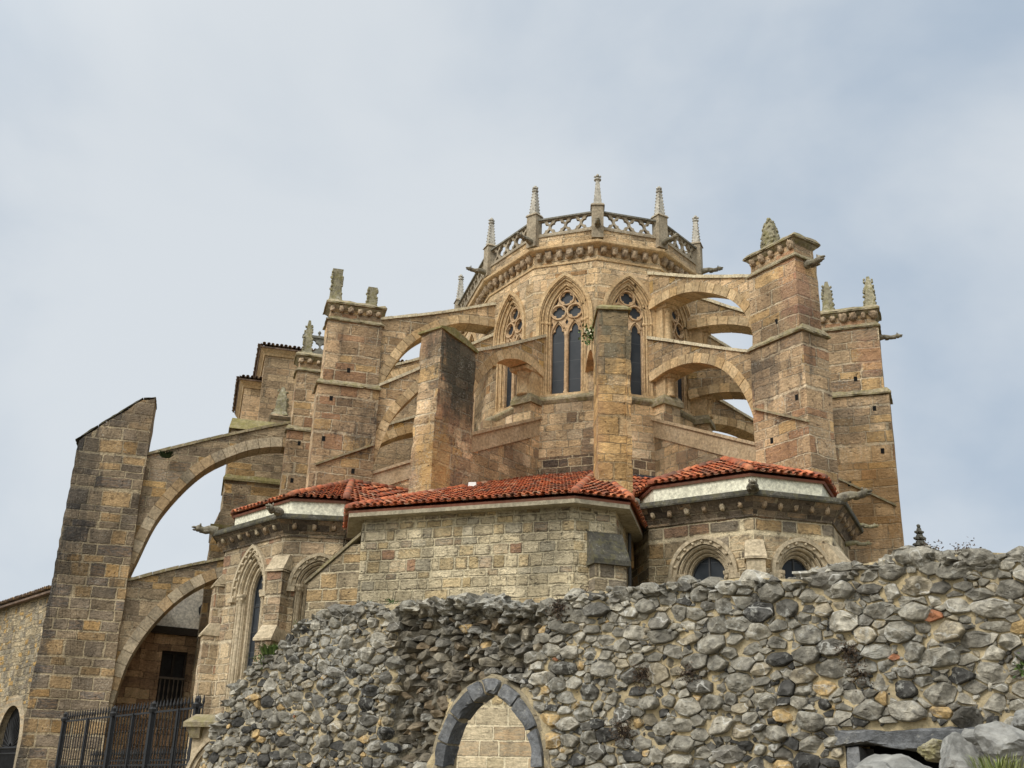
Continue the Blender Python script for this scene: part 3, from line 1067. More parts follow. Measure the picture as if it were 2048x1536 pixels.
def corbel(fr, s, z, d, size, parent, mat=None):
    mb = MB()
    mat = mat or M['corbel']
    c = fr.p(s, z, d)
    lbox(mb, fr, s - size * .45, s + size * .45, d - size * .9, d + size * .3, z + size * .3, z + size * .78, bot=(size * .05, size * .3))
    rot = Matrix(((fr.u.x, fr.n.x, 0), (fr.u.y, fr.n.y, 0), (0, 0, 1)))
    carved_block(mb, c, rot, size)
    return mb.build('corbel', mat, parent)


def roof_tiles(mb, poly, down, pitch_row=0.36, w=0.225, thick=0.02, lift=0.03):
    """barrel tiles laid down a planar roof polygon; 'down' is the eaves direction in plan"""
    P3 = [Vector(p) for p in poly]
    n = Vector((0, 0, 0))
    for i in range(len(P3)):
        a, b = P3[i], P3[(i + 1) % len(P3)]
        n += a.cross(b)
    n.normalize()
    if n.z < 0: n = -n
    dn = Vector((down[0], down[1], 0))
    dn = (dn - n * dn.dot(n)).normalized()
    ac = n.cross(dn).normalized()
    o = P3[0]
    Q = [((p - o).dot(ac), (p - o).dot(dn)) for p in P3]
    # the boards under the tiles
    mb.add([p - n * 0.05 for p in P3] + [p - n * 0.13 for p in P3],
           [tuple(range(len(P3))), tuple(range(2 * len(P3) - 1, len(P3) - 1, -1))] +
           [(i, (i + 1) % len(P3), (i + 1) % len(P3) + len(P3), i + len(P3)) for i in range(len(P3))], 0.87)
    x0, x1 = min(q[0] for q in Q), max(q[0] for q in Q)
    ncol = max(1, int((x1 - x0) / w))
    ww = (x1 - x0) / ncol
    for i in range(ncol):
        for half in (0, 1):           # 0: channel tile, 1: cover tile
            xc = x0 + ww * (i + .5 + (.5 if half else 0))
            if xc > x1 - ww * .1: continue
            ys = []
            for k in range(len(Q)):
                (ax, ay), (bx, by) = Q[k], Q[(k + 1) % len(Q)]
                if (ax - xc) * (bx - xc) < 0:
                    ys.append(ay + (by - ay) * (xc - ax) / (bx - ax))
            if len(ys) < 2: continue
            y0, y1 = min(ys), max(ys)
            y = y1 + .05 + random.uniform(-.015, .02)
            row = 0
            while y > y0 + .03:
                yt = max(y0, y - pitch_row - .06)
                r0 = ww * (.40 if half else .36) * random.uniform(.95, 1.05)
                r1 = r0 * .86
                jx = random.uniform(-.012, .012); jz = random.uniform(-.006, .008)
                ns = 6
                vs = []
                for (yy, rr, zz) in ((y, r0, .055), (yt, r1, .0)):
                    for t2 in (0, 1):
                        for q in range(ns + 1):
                            a = math.pi * q / ns
                            rad = rr - (thick if t2 else 0)
                            if half:
                                X, Z = -rad * math.cos(a), rad * math.sin(a) * .85 + zz + lift
                            else:
                                X, Z = -rad * math.cos(a), -rad * math.sin(a) * .6 + zz + .035
                            vs.append(o + ac * (xc + jx + X) + dn * yy + n * (Z + jz))
                m = ns + 1
                fs = []
                for q in range(ns):
                    fs.append((q, q + 1, 2 * m + q + 1, 2 * m + q))
                    fs.append((m + q, m + q + 1, 3 * m + q + 1, 3 * m + q))
                    fs.append((q, q + 1, m + q + 1, m + q))
                mb.add(vs, fs, random.random(), 0, True)
                y -= pitch_row
                row += 1


def ridge_tiles(mb, a, b, r=0.13, step=0.36):
    a, b = Vector(a), Vector(b)
    d = (b - a).normalized()
    s = d.cross(Vector((0, 0, 1))).normalized()
    u = s.cross(d)
    n = max(1, int((b - a).length / step))
    for i in range(n):
        p0 = a + (b - a) * (i / n) - d * .03
        p1 = a + (b - a) * ((i + 1) / n) + d * .05
        rr = r * random.uniform(.92, 1.08)
        vs = []
        for p, k, l in ((p0, rr * .9, 0), (p1, rr, .03)):
            for q in range(8):
                t = -.15 + (math.pi + .3) * q / 7
                vs.append(p + s * k * math.cos(t) + u * (k * .9 * math.sin(t) + l))
        fs = [(q, q + 1, 9 + q, 8 + q) for q in range(7)] + [tuple(range(8)), tuple(range(8, 16))]
        mb.add(vs, fs, random.random(), 0, True)


def on(fr, u, v):
    """photo pixel -> (s, z) on the vertical plane of a frame"""
    r = Vector((u - 1024.0, 768.0 - v, -FPX))
    x, y, z = r.dot(_R), r.dot(_F), r.dot(_U)
    k = fr.n.dot(fr.a) / (fr.n.x * x + fr.n.y * y)
    q = Vector((x * k, y * k)) - fr.a
    return q.dot(fr.u), z * k + EYE


# ================================================================== CHURCH
church = empty("church", (3.5, 44.4, 0), "tall gothic sandstone church apse with flying buttresses and pinnacled parapet above the chapels", "church")
C0 = Vector((3.52, 44.43))
AXA = R_(-75)


def vdir(k):
    t = AXA + R_({1: -90, 2: -54, 3: -18, 4: 18, 5: 54, 6: 90}[k])
    return Vector((math.cos(t), math.sin(t)))


def rvert(k):
    return C0 + vdir(k) * (4.16 / math.cos(R_(18)))


AX = Vector((-0.2588, 0.9659))
BX = Vector((0.9659, 0.2588))
W1, W2, W3, W4, W5 = Vector((-1.08, 43.88)), Vector((.77, 41.03)), Vector((3.29, 40.06)), Vector((5.9, 40.76)), Vector((7.8, 43.1))
W0 = W1 + AX * 6.0
W00 = W0 + AX * 6.0
W6 = Vector((8.0, 46.2))
W7, W8 = W6 + AX * 6, W6 + AX * 12
POLY = [W00, W0, W1, W2, W3, W4, W5, W6, W7, W8]


def conc(c, hw, base=16.45):
    r = 1.74 + (hw - .68)
    return parch(c, hw, 19.75, 19.75 + math.sqrt(2 * r * hw - hw * hw), base, 14)


# clerestory wall, one plate to each side of the apse
mb = MB()
frs = [Fr(POLY[i], POLY[i + 1]) for i in range(len(POLY) - 1)]
wins = {}
for i, fr in enumerate(frs):
    if 1 <= i <= 5:
        c = fr.len / 2
        wins[i] = (fr, c)
        hole = [conc(c, 1.0)]
    else:
        hole = []
    plate(mb, fr, [(0, 12.0), (fr.len, 12.0), (fr.len, 22.8), (0, 22.8)], -.6, 0, hole)
mb.build("apse_wall", M['apse'], church)


def gothic_window(fr, c, parent):
    mb = MB()
    for o, i_, d1 in ((1.0, .84, -.10), (.84, .69, -.20)):
        plate(mb, fr, ring(conc(c, o + .002), conc(c, i_)), -.5, d1)
    for hw, d, r in ((.955, -.055, .05), (.80, -.15, .05), (.70, -.2, .035)):
        tube(mb, [fr.p(a, b, d) for a, b in conc(c, hw)], r, 6, caps=False)
        for q in (-1, 1):
            lump(mb, fr.p(c + q * hw, 19.62, d), (.085, .085, .10), 1, .2)
            lathe(mb, fr.p(c + q * hw, 0, d)[:2], [(.075, 16.45), (.075, 16.6), (.055, 16.72)], 6)
    lbox(mb, fr, c - 1.02, c + 1.02, -.5, .06, 16.28, 16.5, top=(0, .0))
    win = mb.build("window", M['mould'], parent)
    mb = MB()
    plate(mb, fr, ring(conc(c, 1.18, 18.75), conc(c, 1.045, 18.75)), -.02, .085)
    plate(mb, fr, ring(conc(c, 1.06, 18.75), conc(c, 1.0, 18.75)), -.02, .035)
    for q in (-1, 1):
        lbox(mb, fr, c + q * 1.11 - .14, c + q * 1.11 + .14, -.02, .15, 18.62, 18.8)
    mb.build("hood_mould", M['mould'], win)
    mb = MB()
    holes = [cusped(c + q * .345, .262, 19.08, 19.60, 16.62) for q in (-1, 1)]
    holes += [quatre(c, 20.70, .27), quatre(c - .335, 20.10, .265), quatre(c + .335, 20.10, .265)]
    holes += [[(c - .07, 19.66), (c, 19.53), (c + .07, 19.66), (c, 19.8)]]
    holes += [[(c - .09, 20.36), (c + .09, 20.36), (c, 20.24)]]
    holes += [[(c - .55, 20.46), (c - .42, 20.47), (c - .36, 20.62), (c - .40, 20.70)], [(c + .40, 20.70), (c + .36, 20.62), (c + .42, 20.47), (c + .55, 20.46)]]
    holes += [[(c - .66, 19.50), (c - .58, 19.58), (c - .63, 19.78)], [(c + .63, 19.78), (c + .58, 19.58), (c + .66, 19.50)]]
    plate(mb, fr, conc(c, .71, 16.5), -.36, -.27, holes)
    for (x, z) in ((0, 20.70), (-.335, 20.10), (.335, 20.10)):
        plate(mb, fr, circ(c + x, z, .335), -.30, -.20, [circ(c + x, z, .275)])
    for q in (-1, 1):
        tube(mb, [fr.p(a, b, -.24) for a, b in parch(c + q * .345, .30, 19.05, 19.72, 16.55, 8)], .035, 6, caps=False)
    tube(mb, [fr.p(c, 16.5, -.22), fr.p(c, 19.1, -.22)], .05, 8)
    lathe(mb, fr.p(c, 0, -.22)[:2], [(.05, 18.92), (.10, 19.06), (.10, 19.14), (.05, 19.2)], 8)
    lathe(mb, fr.p(c, 0, -.22)[:2], [(.10, 16.5), (.10, 16.62), (.05, 16.78)], 8)
    mb.build("tracery", M['tracery'], win)
    mb = MB()
    plate(mb, fr, conc(c, .70, 16.5), -.36, -.335)
    mb.build("glass", M['glass'], win)


for i, (fr, c) in wins.items():
    gothic_window(fr, c, church)

# lower wall, string course, plain bands
MIDP = POLY
mb = MB(); sweep(mb, MIDP, [(-.5, 13.9), (.10, 13.9), (.10, 16.12), (-.5, 16.12)])
mb.build("lower_wall", M['apse_low'], church)
mb = MB(); sweep(mb, MIDP, [(-.5, 9.0), (.13, 9.0), (.13, 13.92), (-.5, 13.92)])
mb.build("wall_base", M['dark_course'], church)
mb = MB()
sweep(mb, MIDP, [(-.1, 16.08), (.12, 16.08), (.20, 16.20), (.20, 16.27), (.0, 16.47), (-.1, 16.47)])
for k in (2, 4, 5):
    f = Fr(rvert(k), rvert(k) + vdir(k))
    lbox(mb, f, -.2, .66, -.52, .52, 16.02, 16.22)
    lbox(mb, f, -.2, .66, -.52, .52, 16.22, 16.42, top=(.1, .12))
mb.build("string_course", M['ledge'], church)
for k in (2, 4, 5, 1):
    f = Fr(rvert(k), rvert(k) + vdir(k))
    mb = MB()
    lbox(mb, f, -.3, .55, -.42, .42, 9.0, 16.05)
    mb.build("pilaster", M['apse_low'], church)

# corbelled cornice
mb = MB()
sweep(mb, POLY, [(-.1, 22.66), (.06, 22.66), (.27, 22.76), (.31, 22.80), (.31, 22.90), (.14, 23.0), (-.1, 23.0)])
sweep(mb, POLY, [(-.02, 22.1), (.05, 22.1), (.05, 22.18), (-.02, 22.2)])
cornice = mb.build("cornice", M['mould'], church)
for i in (0, 1, 2, 3, 4, 5, 6):
    f = frs[i]
    n = max(2, int(f.len / .40))
    for j in range(n):
        corbel(f, f.len * (j + .5) / n + random.uniform(-.03, .03), 22.47, .12, .28 * random.uniform(.85, 1.15), cornice)
mb = MB()
sweep(mb, POLY, [(-.3, 22.98), (.12, 22.98), (.12, 23.44), (-.3, 23.44)])
mb.build("parapet_base", M['apse'], church)

# openwork parapet
mb = MB()
sweep(mb, POLY, [(-.06, 23.42), (.17, 23.42), (.17, 23.50), (.12, 23.56), (-.06, 23.56)])
for f in frs[0:8]:
    L = f.len
    n = max(3, round(L / .66))
    st = L / n
    z0, z1 = 23.54, 24.22
    zc = (z0 + z1) / 2
    holes = [quatre(st * (j + .5), zc, min(st * .47, .295)) for j in range(n)]
    for j in range(1, n):
        x = st * j
        holes.append([(x - .125, z1 - .05), (x, z1 - .225), (x + .125, z1 - .05)][::-1])
        holes.append([(x - .125, z0 + .05), (x + .125, z0 + .05), (x, z0 + .225)])
    plate(mb, f, [(0, z0), (L, z0), (L, z1), (0, z1)], -.02, .12, holes)
par = mb.build("parapet", M['parapet'], church)
mb = MB()
sweep(mb, POLY, [(-.10, 24.20), (.20, 24.20), (.20, 24.27), (.10, 24.33), (-.02, 24.33), (-.10, 24.27)])
mb.build("rail", M['rail'], par)
for i, wv in enumerate(POLY):
    if i in (9,):
        continue
    o_ = offs(POLY, .05)[i]
    d = (offs(POLY, 1.0)[i] - wv).normalized()
    f = Fr(o_, o_ + d)
    mb = MB()
    lbox(mb, f, -.20, .22, -.24, .24, 23.0, 24.46)
    lbox(mb, f, -.25, .27, -.29, .29, 24.46, 24.56, top=(.05, .05))
    mb.build("pedestal", M['parapet'], par)
    pinnacle(f.p(.01, 0, 0)[:2], 24.5, 1.52 if i == 4 else 1.45, .38, par, M['pale'], 'smooth' if i == 4 else 'crocket', math.atan2(d.y, d.x))
    g = f.p(.3, 23.55 if i == 4 else 23.22, 0)
    gargoyle(g, d, .30 if i == 4 else .72, .21, par)
mb = MB()
vs = [(p.x, p.y, 22.95) for p in offs(POLY, -.25)]
mb.add(vs, [tuple(range(len(vs)))])
mb.build("lead_roof", M['lead'], church)

# ------------------------------------------------------------------ buttresses
TH = .44


def spur(f, hw, s0):
    """low wall under the flyers with a plain sloping coping band"""
    za, zb = 15.71, 15.53 - .435 * (s0 + .1)
    mb = MB()
    plate(mb, f, [(-.4, 9), (s0 + .1, 9), (s0 + .1, zb - .7), (-.4, za - .7)], -hw, hw)
    o = mb.build("spur_wall", M['apse_low'], church)
    mb = MB()
    plate(mb, f, [(-.4, za - .72), (s0 + .1, zb - .72), (s0 + .1, zb - .05), (-.4, za - .05)], -hw - .05, hw + .05)
    plate(mb, f, [(-.4, za - .06), (s0 + .1, zb - .06), (s0 + .1, zb + .06), (-.4, za + .06)], -hw - .12, hw + .12)
    mb.build("coping_band", M['band_stone'], o)


def pier(w, d, s0, s1, mat, pins, garg=None, scar=None, hw=.6, spout=None):
    f = Fr(w, w + d)
    mb = MB()
    lbox(mb, f, s0 - .02, s1 + .14, -hw - .02, hw + .02, -.2, 16.55)
    lbox(mb, f, s0 + .02, s1 - .02, -hw + .05, hw - .05, 16.5, 19.42)
    lbox(mb, f, s0 + .08, s1 - .10, -hw + .1, hw - .1, 19.4, 20.05)
    b = roughen(mb.build("buttress", mat, church))
    mb = MB()
    lbox(mb, f, s0 - .10, s1 + .23, -hw - .11, hw + .11, 16.56, 16.62)
    lbox(mb, f, s0 - .10, s1 + .23, -hw - .11, hw + .11, 16.62, 16.86, top=(.14, .18))
    roughen(mb.build("ledge", M['ledge'], b), .2, .012, .05)
    mb = MB()
    lbox(mb, f, s0 - .06, s1 + .07, -hw - .03, hw + .03, 19.40, 19.45)
    lbox(mb, f, s0 - .06, s1 + .07, -hw - .03, hw + .03, 19.45, 19.66, top=(.16, .15))
    roughen(mb.build("ledge", M['ledge'], b), .2, .012, .05)
    mb = MB()
    lbox(mb, f, s0 - .06, s1 + .06, -hw - .04, hw + .04, 19.92, 20.12, bot=(.17, .17))
    lbox(mb, f, s0 - .12, s1 + .12, -hw - .10, hw + .10, 20.12, 20.19)
    lbox(mb, f, s0 - .12, s1 + .12, -hw - .10, hw + .10, 20.19, 20.36, top=(.10, .16))
    roughen(mb.build("cornice", M['ledge'], b), .2, .012, .05)
    mb = MB()
    for (ss, zz, sg) in ((s1 - 1.1, 17.2, 1), (s1 - .5, 15.9, 1), (s1 - .35, 14.2, 1), (s0 + .7, 13.0, 1), (s1 - .3, 18.6, -1)):
        e0, e1 = (hw - .04, hw + .025) if f.n.y < 0 else (-hw - .025, -hw + .04)
        if zz > 16.6: e0, e1 = (hw - .1, hw - .044) if f.n.y < 0 else (-hw + .044, -hw + .1)
        if sg > 0: lbox(mb, f, ss, ss + .13, e0, e1, zz, zz + .2)
    mb.build("putlog_shade", M['black'], b)  # black blocks on the face, painting the shade inside putlog holes
    spur(f, hw * .7, s0)
    for sgn in (-1, 1):
        n = int((s1 - s0) / .38)
        for j in range(n):
            ff = Fr(f.p(s0, 0, sgn * (hw - .1))[:2], f.p(s1, 0, sgn * (hw - .1))[:2])
            sz = random.uniform(.14, .22)
            mbk = None
            if sgn * f.n.y < 0:       # carved bosses on the side seen from the square
                q = f.p(s0 + (j + .6) * (s1 - s0) / n, 19.9, sgn * (hw - .04))
                m2 = MB(); carved_block(m2, q, Matrix(((f.u.x, f.n.x, 0), (f.u.y, f.n.y, 0), (0, 0, 1))), sz * 1.5)
                m2.build("boss", M['corbel'], b)
    for (sp, h, wd, sty) in pins:
        pinnacle(f.p(sp, 0, 0)[:2], 20.28, h, wd, b, M['mossy'], sty, math.atan2(d.y, d.x))
    if garg:
        gargoyle(f.p(s1 - .1, garg[0], 0), d, garg[1], garg[2], b)
    if scar:
        (sa, za), (sb, zb), side = scar
        mb = MB()
        e0, e1 = (hw, hw + .12) if side > 0 else (-hw - .12, -hw)
        plate(mb, f, [(sa, za), (sb, zb), (sb, zb - .08), (sa, za - .08)], e0, e1)
        mb.build("roof_scar", M['ledge'], b)
    return f, b


def flyer(f, top, intr, hw, mat, vmat, cope=True, parent=None, ringw=.36, step=.42, d0=None, d1=None, cmat=None):
    d0 = -hw if d0 is None else d0
    d1 = hw if d1 is None else d1
    tp = smooth_curve(top, 6)
    ic = smooth_curve(intr, 8)
    mb = MB()
    plate(mb, f, tp + list(reversed(ic)), d0, d1)
    o = roughen(mb.build("flying_buttress", mat, church), .25, .012, .03)
    rs_ = [tuple(q) for q in resample(ic, step / 3)]
    out = offset_curve(rs_, ringw)
    mb = MB()
    voussoirs(mb, f, [(a, b - .012) for a, b in rs_], out, d0 - .03, d1 + .03, 3)
    mb.build("arch_ring", vmat, o)
    if cope:
        mb = MB()
        tps = [tuple(q) for q in resample(tp, .55)]
        for a, b in zip(tps, tps[1:]):
            e = (Vector(b) - Vector(a)).normalized()
            nn = Vector((-e.y, e.x))
            if nn.y < 0: nn = -nn
            a2, b2 = Vector(a) + e * .006, Vector(b) - e * .006
            j = random.uniform(-.012, .012)
            plate(mb, f, [tuple(a2), tuple(b2), tuple(b2 + nn * (.11 + j)), tuple(a2 + nn * (.12 + j))], d0 - .075 + j, d1 + .075 + j)
        mb.build("coping", cmat or M['coping'], o)
    return o


def shaft(f, s, z0, z1, r=.13):
    """wall shaft with base and capital against a flat pilaster, under a flyer's springing"""
    mb = MB()
    c = f.p(s, 0, 0)[:2]
    lathe(mb, c, [(r * 1.35, z0), (r * 1.35, z0 + .07), (r * 1.2, z0 + .10), (r * 1.25, z0 + .14), (r, z0 + .19), (r, z1 - .27), (r * 1.15, z1 - .25), (r * 1.02, z1 - .21), (r * 1.45, z1 - .04), (r * 1.5, z1)], 12, smooth=True)
    for j in range(8):
        a = j * math.pi / 4
        lump(mb, (c[0] + r * 1.2 * math.cos(a), c[1] + r * 1.2 * math.sin(a), z1 - .12), (.035, .035, .06), 1, .3)
    lbox(mb, f, s - .7, s + r * 1.9, -r * 2.2, r * 2.2, z1, z1 + .13, bot=(.03, .03))
    lbox(mb, f, s - .8, s - r * .2, -r * 1.9, r * 1.9, z0, z1)
    return mb.build("shaft", M['mould'], church)


UP_T = [(-.3, 21.85), (.55, 21.5), (1.8, 20.92), (3.4, 20.25), (5.6, 19.42)]
UP_I = [(-.2, 20.25), (.9, 20.32), (1.9, 20.22), (2.9, 19.88), (4.2, 19.15), (5.1, 18.15), (5.5, 16.85), (5.55, 16.2)]
LO_T = [(-.3, 19.0), (.85, 18.51), (3.32, 17.42), (5.5, 16.5)]
LO_I = [(-.2, 17.15), (1.0, 17.32), (2.4, 17.15), (3.75, 16.48), (4.7, 15.43), (5.3, 14.07), (5.45, 13.2)]


def shift(pts, k):
    """compress a flyer outline so that its pier end moves in by k"""
    return [(s * (5.5 - k) / 5.5 if s > 0 else s, z) for s, z in pts]


PIERS = {4: (rvert(4), vdir(4), 5.40, 7.65), 5: (rvert(5), vdir(5), 5.05, 7.38), 1: (W1, vdir(1), 4.62, 6.92)}
PINS = {4: [(6.06, 1.50, .54, 'egg')], 5: [(5.50, 1.55, .50, 'worn'), (7.12, 1.55, .50, 'worn')], 1: [(6.64, 1.62, .56, 'stump'), (5.12, 1.02, .50, 'stump')]}
GARG = {4: (19.22, .75, .26), 5: (19.12, .85, .20), 1: None}
SCAR = {4: ((5.5, 14.45), (7.8, 13.4), 1), 1: ((4.65, 14.3), (6.85, 13.25), -1), 5: ((5.1, 13.55), (7.4, 12.2), 1)}
for k, (w_, d_, s0, s1) in PIERS.items():
    f, b = pier(w_, d_, s0, s1, M['pier'], PINS[k], GARG[k], SCAR[k])
    if k == 1:
        b.location.z += .38
    e = s0 + .1
    kk = 5.5 - e
    if k == 1:
        top_u = [(-.4, 21.6), (.13, 21.45), (2.25, 20.76), (4.75, 20.10)]
        in_u = [(-.3, 20.50), (.23, 20.52), (1.37, 20.48), (2.42, 20.0), (3.44, 19.18), (4.23, 17.85), (4.7, 16.6)]
        top_l = [(-.4, 20.25), (1.0, 19.4), (3.09, 18.06), (4.72, 17.1)]
        in_l = [(-.4, 18.9), (.8, 18.85), (2.0, 18.3), (3.04, 17.12), (3.86, 16.05), (4.29, 14.94), (4.7, 13.4)]
    else:
        top_u, in_u, top_l, in_l = shift(UP_T, kk), shift(UP_I, kk), shift(LO_T, kk), shift(LO_I, kk)
    flyer(f, top_u, in_u, TH, M['arch_wall'], M['voussoir'])
    flyer(f, top_l, in_l, TH, M['arch_wall'], M['voussoir'])
    if k != 1:
        shaft(f, .50, 16.40, 17.16, .135)
        shaft(f, .42, 18.45, 20.16, .135)
# north pier of the straight bay and its twin on the far side
f0 = Fr(W0 + Vector((.37, -.6)), W0 + Vector((.37, -.6)) - BX)
pf, pb = pier(Vector((-2.26, 49.09)), -BX, 5.5, 7.85, M['pier'], [(7.45, 1.85, .46, 'worn')])
flyer(pf, shift(UP_T, 0), shift(UP_I, 0), TH, M['arch_wall'], M['voussoir'])
flyer(pf, shift(LO_T, 0), shift(LO_I, 0), TH, M['arch_wall'], M['voussoir'])
pf6, pb6 = pier(Vector((8.0, 46.2)), BX, 5.2, 7.5, M['pier'], [(5.5, 1.3, .6, 'egg')])
flyer(pf6, shift(UP_T, .2), shift(UP_I, .2), TH, M['arch_wall'], M['voussoir'])
flyer(pf6, shift(LO_T, .2), shift(LO_I, .2), TH, M['arch_wall'], M['voussoir'])

# the two lower piers at the front
f2 = Fr(rvert(2), rvert(2) + vdir(2))
mb = MB()
plate(mb, f2, [(3.95, 8.5), (6.02, 8.5), (6.0, 13.95), (5.92, 14.1), (5.88, 17.22), (3.97, 16.90)], -.5, .5)
p2 = roughen(mb.build("buttress", M['pier_mossy'], church), .22, .03, .06)
mb = MB()
plate(mb, f2, [(3.93, 16.88), (5.97, 17.20), (5.97, 17.27), (5.3, 17.42), (4.4, 17.18), (3.93, 16.97)], -.57, .57)
mb.build("coping", M['moss_top'], p2)
D3 = Vector((.016, -1)).normalized()
f3 = Fr(W3, W3 + D3)
mb = MB()
lbox(mb, f3, 3.95, 5.56, -.52, .52, 8.5, 17.38)
lbox(mb, f3, 3.9, 5.70, -.60, -.40, 8.5, 16.6, top=(.02, .02))
p3 = roughen(mb.build("buttress", M['pier_front'], church), .22, .02, .06)
mb = MB()
lbox(mb, f3, 3.88, 5.64, -.60, .58, 17.37, 17.45)
lbox(mb, f3, 3.90, 5.63, -.58, .56, 17.45, 17.66, top=(.3, .14))
mb.build("coping", M['moss_top'], p3)
spur(f2, .38, 3.95)
T2 = [(-.3, 19.05), (.32, 18.74), (2.2, 17.78), (4.05, 16.92)]
I2 = [(-.2, 17.3), (.8, 17.55), (1.7, 17.46), (2.6, 17.04), (3.5, 16.1), (3.95, 15.3), (4.05, 14.6)]
flyer(f2, T2, I2, .42, M['arch_wall'], M['voussoir'])
flyer(f3, T2, I2, .42, M['arch_wall'], M['voussoir'])
shaft(f2, .50, 16.4, 17.36, .2)

# ------------------------------------------------------------------ tall free-standing pillar with two old arches
fp = Fr(Vector((-2.26, 49.09)), Vector((-2.26, 49.09)) - BX)      # d < 0 faces the square
mb = MB()
plate(mb, fp, [(13.68, -.2), (16.75, -.2), (16.6, 8), (16.48, 15.22), (14.18, 17.30), (13.68, 17.42)], -.35, 1.3)
op = roughen(mb.build("buttress", M['old_pier'], church), .3, .025, .06)
mb = MB()
for i in range(9):
    t0, t1 = i / 9, (i + 1) / 9 + .002
    a = Vector((16.60, 15.18)).lerp(Vector((14.16, 17.36)), t0); b = Vector((16.60, 15.18)).lerp(Vector((14.16, 17.36)), t1)
    plate(mb, fp, [tuple(a), tuple(b), (b.x + .03, b.y + .06), (a.x + .03, a.y + .06)], -.37, 1.32)
plate(mb, fp, [(14.16, 17.33), (13.66, 17.43), (13.66, 17.49), (14.18, 17.41)], -.37, 1.32)
roughen(mb.build("coping", M['slab'], op), .2, .02, .04)
flyer(fp, [(7.5, 17.12), (8.6, 16.78), (10.99, 15.94), (13.75, 14.88)],
      [(7.6, 15.95), (8.6, 15.86), (9.87, 15.45), (11.44, 14.38), (12.82, 12.42), (13.5, 10.44), (13.75, 9.6)],
      .5, M['old_arch'], M['old_voussoir'], ringw=.42, step=.5, d0=-.12, d1=.95, cmat=M['ledge'])
flyer(fp, [(9.2, 10.98), (10.16, 10.68), (11.92, 10.16), (13.75, 9.5)],
      [(9.2, 10.1), (10.2, 9.93), (11.39, 9.16), (12.42, 7.97), (13.2, 6.45), (13.56, 4.67), (13.75, 3.4)],
      .5, M['old_arch'], M['old_voussoir'], ringw=.42, step=.5, d0=-.12, d1=.95, cmat=M['ledge'])

# ------------------------------------------------------------------ transept blocks behind
def eave_block(a, ln, dep, z1, mat, zt):
    f = Fr(a, Vector(a) + BX)
    mb = MB()
    lbox(mb, f, 0, ln, -dep, 0, -.2, z1)
    o = mb.build("transept_wall", mat, church)
    mb = MB()
    c = [Vector(f.p(0, 0, -dep)[:2]), Vector(f.p(0, 0, 0)[:2]), Vector(f.p(ln, 0, 0)[:2]), Vector(f.p(ln, 0, -dep)[:2])]
    sweep(mb, c, [(-.1, z1 - .42), (.06, z1 - .42), (.10, z1 - .3), (.26, z1 - .12), (.30, z1), (-.1, z1)])
    mb.build("cornice", M['mould'], o)
    mb = MB()
    e = offs(c, .36)
    q = [Vector((e[1].x, e[1].y, z1 + .03)), Vector((e[2].x, e[2].y, z1 + .03)), Vector((e[3].x, e[3].y, z1 + .03)), Vector((e[0].x, e[0].y, z1 + .03))]
    m0 = (q[0] + q[3]) / 2 + (q[1] - q[0]) * .18 + Vector((0, 0, zt)); m1 = (q[1] + q[2]) / 2 - (q[1] - q[0]) * .1 + Vector((0, 0, zt))
    roof_tiles(mb, [q[0], q[1], m1, m0], f.n)
    roof_tiles(mb, [q[3], q[0], m0], -f.u)
    mb.build("tile_roof", M['old_tile'], o)
    return f, o


eave_block((-14.5, 56.5), 3.0, 6, 22.55, M['tower'], .5)
eave_block((-13.25, 55.2), 9.0, 8, 23.95, M['tower'], .7)
ft = Fr((-13.0, 48.9), Vector((-13.0, 48.9)) + BX)
mb = MB()
lbox(mb, ft, -.25, 3.9, -3.5, 0, -.2, 12.7)
lbox(mb, ft, -.25, 3.9, -3.5, 0, 12.7, 13.6, top=(.30, .25))
lbox(mb, ft, .06, 3.6, -3.2, -.25, 13.5, 17.45)
st = roughen(mb.build("stair_turret", M['old_arch'], church), .3, .05, .1)
mb = MB()
lbox(mb, ft, -.32, 3.95, -3.55, .06, 12.66, 12.8)
lbox(mb, ft, -.02, 3.7, -3.3, -.16, 14.95, 15.05)
lbox(mb, ft, -.02, 3.7, -3.3, -.16, 15.05, 15.25, top=(.1, .1))
lbox(mb, ft, -.04, 3.7, -3.3, -.12, 17.42, 18.15, top=(.1, .75))
mb.build("coping", M['moss_top'], st)
q = P(561, 838, 50.3)
ftp = Fr((q.x - .45, q.y), Vector((q.x - .45, q.y)) + BX)
mb = MB()
lbox(mb, ftp, 0, .9, -.9, 0, 10, q.z)
lbox(mb, ftp, -.1, 1.0, -1.0, .1, q.z, q.z + .15, bot=(.08, .08))
lbox(mb, ftp, -.1, 1.0, -1.0, .1, q.z + .15, q.z + .32, top=(.2, .2))
tp_ = mb.build("turret_pier", M['old_arch'], church)
pinnacle(ftp.p(.45, 0, -.45)[:2], q.z + .25, 1.55, .62, tp_, M['mossy'], 'worn')
q = P(606, 704, 52.5)
fb = Fr((q.x, q.y), Vector((q.x, q.y)) + BX)
mb = MB()
plate(mb, fb, [(0, q.z), (2.4, q.z), (2.4, q.z + .85), (0, q.z + .85)], -.18, 0, [quatre(.45, q.z + .42, .34), quatre(1.2, q.z + .42, .34), quatre(1.95, q.z + .42, .34)])
lbox(mb, fb, -.1, 2.5, -.25, .07, q.z + .85, q.z + .97)
lbox(mb, fb, -.1, 2.5, -.6, .1, q.z - .4, q.z)
for s_ in (.3, .75, 1.2, 1.65):
    lathe(mb, fb.p(s_, 0, -.1)[:2], [(.07, q.z + .97), (.045, q.z + 1.1), (.1, q.z + 1.2), (.03, q.z + 1.3)], 8)
mb.build("parapet", M['rail'], church)
